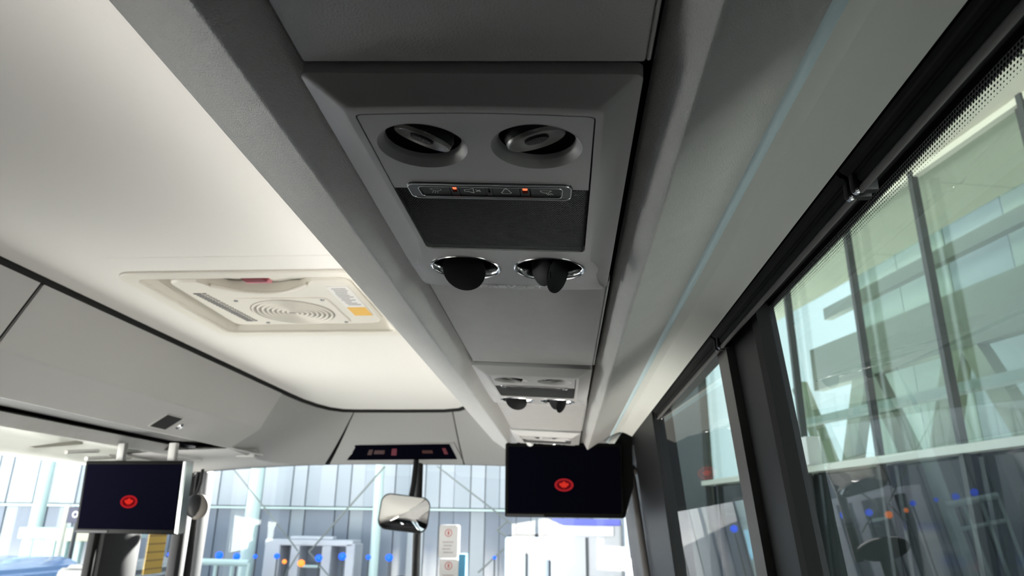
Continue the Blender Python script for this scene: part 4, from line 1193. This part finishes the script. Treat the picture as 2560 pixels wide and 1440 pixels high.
def sign():
    a = at(172, 1268, Y=10.0); b = at(212, 1308, Y=10.0)
    e = empty('sign_board', 'dark blue sign with white round symbol left of the left monitor', 'sign', None, ((a.x + b.x) / 2, 10.0, GZ)); L = e.location
    def ch(o): o.data.transform(Matrix.Translation(-L)); o.parent = e
    ch(box('board', (a.x, 10.0, b.z), (b.x, 10.04, a.z), mat('sign_navy', (.03, .035, .08), .4), None, .005, 1))
    c = (Vector(a) + Vector(b)) / 2
    bm = bmesh.new(); bm_lathe(bm, [(.028, 0), (.045, 0), (.045, .004), (.028, .004), (.028, 0)], 24, Matrix.Translation((c.x - .02, 9.996, c.z + .01)) @ Matrix.Rotation(R(90), 4, 'X'))
    ch(from_bm('symbol', bm, M_WHITE, None))
    ch(tube('post', [(c.x, 10.03, GZ), (c.x, 10.03, b.z)], .03, M_STEEL))
sign()
def car(label, px0, px1, py_top, Y0, m):
    a = at(px0, py_top, Y=Y0); b = at(px1, py_top, Y=Y0)
    W = b.x - a.x; H = a.z - GZ
    e = empty('car', label, 'car', 'parked cars', ((a.x + b.x) / 2, Y0, GZ))
    prof = [(-.5, .16), (-.5, .55), (-.43, .62), (-.30, .95), (-.2, 1.0), (.2, 1.0), (.32, .95), (.44, .62), (.5, .55), (.5, .16)]
    bm = bmesh.new()
    f = [bm.verts.new((x * W, 0, z * H)) for x, z in prof]; k = [bm.verts.new((x * W, 1.7, z * H)) for x, z in prof]
    bm.faces.new(f); bm.faces.new(k)
    for i in range(len(prof)): bm.faces.new((f[i], f[(i + 1) % len(prof)], k[(i + 1) % len(prof)], k[i]))
    es = list(bm.edges); bmesh.ops.bevel(bm, geom=es, offset=.05, segments=2, affect='EDGES')
    from_bm('body', bm, m, e, smooth=40)
    box('side_window', (-.30 * W, -.012, .66 * H), (-.02 * W, .02, .92 * H), M_FACL, e, .01, 1)
    box('side_window', (.02 * W, -.012, .66 * H), (.31 * W, .02, .92 * H), M_FACL, e, .01, 1)
    for sx in (-.3, .3):
        bm = bmesh.new(); bm_lathe(bm, [(0, -.1), (.27, -.1), (.31, -.06), (.31, .06), (.27, .1), (0, .1)], 24, Matrix.Translation((sx * W, .05, .31)) @ Matrix.Rotation(R(90), 4, 'X'))
        from_bm('wheel', bm, M_RUBBER, e, smooth=40)
    box('tail_lamp', (.45 * W, -.015, .52 * H), (.495 * W, .05, .58 * H), mat('tail_red', (.5, .02, .02), .3), e, .01, 1)
    return e
car('blue car at the lower left corner beyond the side window', -420, 48, 1402, 7.6, mat('car_blue', (.10, .22, .45), .25, coat=.5))
car('dark car parked before the kiosk', 84, 330, 1410, 7.6, mat('car_dark', (.05, .055, .06), .25, coat=.5))

# ---- right hand terminal wall, slightly turned
RD = Vector((-.2, 1, 0)).normalized()
RN = Vector((-RD.y, RD.x, 0))                 # towards the coach
RP = Vector((3.1, 4.2, 0))
def rw(px, py):
    c = at(px, py, Y=1.0); t = RP.dot(RN) / c.dot(RN); return c * t
def facade_right():
    w = empty('terminal_building', 'greenish glass terminal wall with dark double mullions beyond the right windows', 'building', None, RP + Vector((0, 0, GZ)))
    L = w.location.copy()
    ang = math.atan2(RD.x, RD.y)
    Mw = Matrix.Rotation(-ang, 4, 'Z')        # local: x outwards, y along the wall
    def ch(o): o.data.transform(Mw); o.parent = w; return o
    zr = rw(2300, 1140).z - GZ; ztop = rw(2560, 239).z - GZ
    G = glass('terminal_glass', (0.80, 0.86, 0.83), 0.06)
    GD = mat('terminal_glass_dark', (0.016, 0.02, 0.02), 0.08)
    MU = mat('mullion_dark', (0.05, 0.055, 0.055), .5)
    def along(px, py): return (rw(px, py) - RP).dot(RD)
    ys = [along(2316, 600), along(2148, 760), along(1990, 900)]
    step = 1.35
    y = ys[0] - 3 * step; edges = []
    y_ = -6.0
    pts = sorted([ys[0] - 2.2, ys[0] - 1.1, ys[0], ys[1], ys[2], ys[2] + 1.3, ys[2] + 2.6] + [ys[0] - 1.1 * k for k in range(3, 7)])
    for a, b in zip(pts, pts[1:]):
        ch(box('pane', (.064, a + .002, zr + .03), (.070, b - .002, ztop), G))
        ch(box('pane', (.064, a + .002, .4), (.070, b - .002, zr - .03), GD))
    yE = (12.4 - RP.y) / RD.y
    ch(box('end_wall', (.0, pts[-1] + .1, 0), (.12, yE, ztop), mat('end_wall_dark', (.03, .04, .037), .3)))
    for p in pts:
        ch(box('mullion', (-.06, p - .035, 0), (.0, p + .005, ztop), MU)); ch(box('mullion', (.0, p + .05, 0), (.06, p + .085, ztop), MU))
    ch(box('rail', (-.10, pts[0], zr - .03), (.02, pts[-1], zr + .03), mat('rail_grey_green', (.40, .43, .38), .5)))
    ch(box('plinth', (-.05, pts[0], 0), (.05, pts[-1], .4), MU))
    ch(box('soffit', (-.9, pts[0], ztop), (1.0, pts[-1], ztop + .2), mat('soffit_cream', (.50, .49, .42), .7)))
    ch(box('soffit_edge', (-.04, pts[0], ztop - .05), (.02, pts[-1], ztop), mat('soffit_trim', (.46, .47, .40), .6)))
    yy = pts[0] + .3
    while yy < pts[-1]:
        ch(box('soffit_joint', (-.88, yy, ztop - .006), (-.05, yy + .02, ztop + .01), MU)); yy += 1.6
    # what shows behind the panes: pale back wall, beams and broad slanting braces
    yA, yB = pts[0], pts[-1]
    PALE = mat('hall_wall_pale', (.23, .275, .27), .8)
    OLIVE = mat('hall_brace_olive', (.125, .14, .12), .8)
    GREEN = mat('hall_brace_green', (.165, .185, .145), .8)
    BLUE = mat('hall_wall_blue', (.21, .25, .29), .8)
    n_ = 12
    for k in range(n_):
        a, b = yA + (yB - yA) * k / n_, yA + (yB - yA) * (k + 1) / n_
        ch(box('wall_sheet', (2.6, a + .01, 0), (2.66, b - .01, ztop + 3.0), PALE if k % 3 else BLUE))
    for k in range(7):
        z = zr + 2.4 + k * .42
        ch(box('roof_beam', (2.0 - .06 * k, yA, z), (2.12 - .06 * k, yB, z + .17), OLIVE))
    def brace(name, p, q, wd, m, x0=1.3):
        p, q = Vector(p), Vector(q); d = (q - p).normalized(); nn_ = Vector((-d.y, d.x)) * wd / 2
        bm = bmesh.new()
        c = [p + nn_, q + nn_, q - nn_, p - nn_]
        va = [bm.verts.new((x0, c_.x, c_.y)) for c_ in c]; vb = [bm.verts.new((x0 + .15, c_.x, c_.y)) for c_ in c]
        bm.faces.new(va); bm.faces.new(vb)
        for k in range(4): bm.faces.new((va[k], va[(k + 1) % 4], vb[(k + 1) % 4], vb[k]))
        ch(from_bm(name, bm, m))
    brace('long_brace', (yA, zr + 1.42), (yB, zr + 1.62), .60, OLIVE, 1.7)
    brace('long_brace', (yA, zr + .62), (yB, zr + .80), .09, PALE, 1.2)
    y = yA; k = 0
    while y < yB - .9:
        brace('strut', (y, zr + 1.5), (y + .85, zr - .3), .26, GREEN, 1.71)
        brace('strut', (y + .85, zr - .3), (y + 1.70, zr + 1.5), .22, OLIVE if k % 2 else GREEN, 1.72)
        y += 1.70; k += 1
    ch(box('lower_backing', (.09, pts[0], 0), (.11, pts[-1], zr - .02), GD))
    box_ = ch(box('light_box', (-.16, along(1990, 1165) - .0, zr + .03), (-.02, along(2062, 1160) + .0, zr + .30), mat('box_grey', (.45, .47, .45), .5))) if along(1990, 1165) < along(2062, 1160) else ch(box('light_box', (-.16, along(2062, 1160), zr + .03), (-.02, along(1990, 1165), zr + .30), mat('box_grey', (.45, .47, .45), .5)))
facade_right()
print('objects', len(bpy.data.objects))
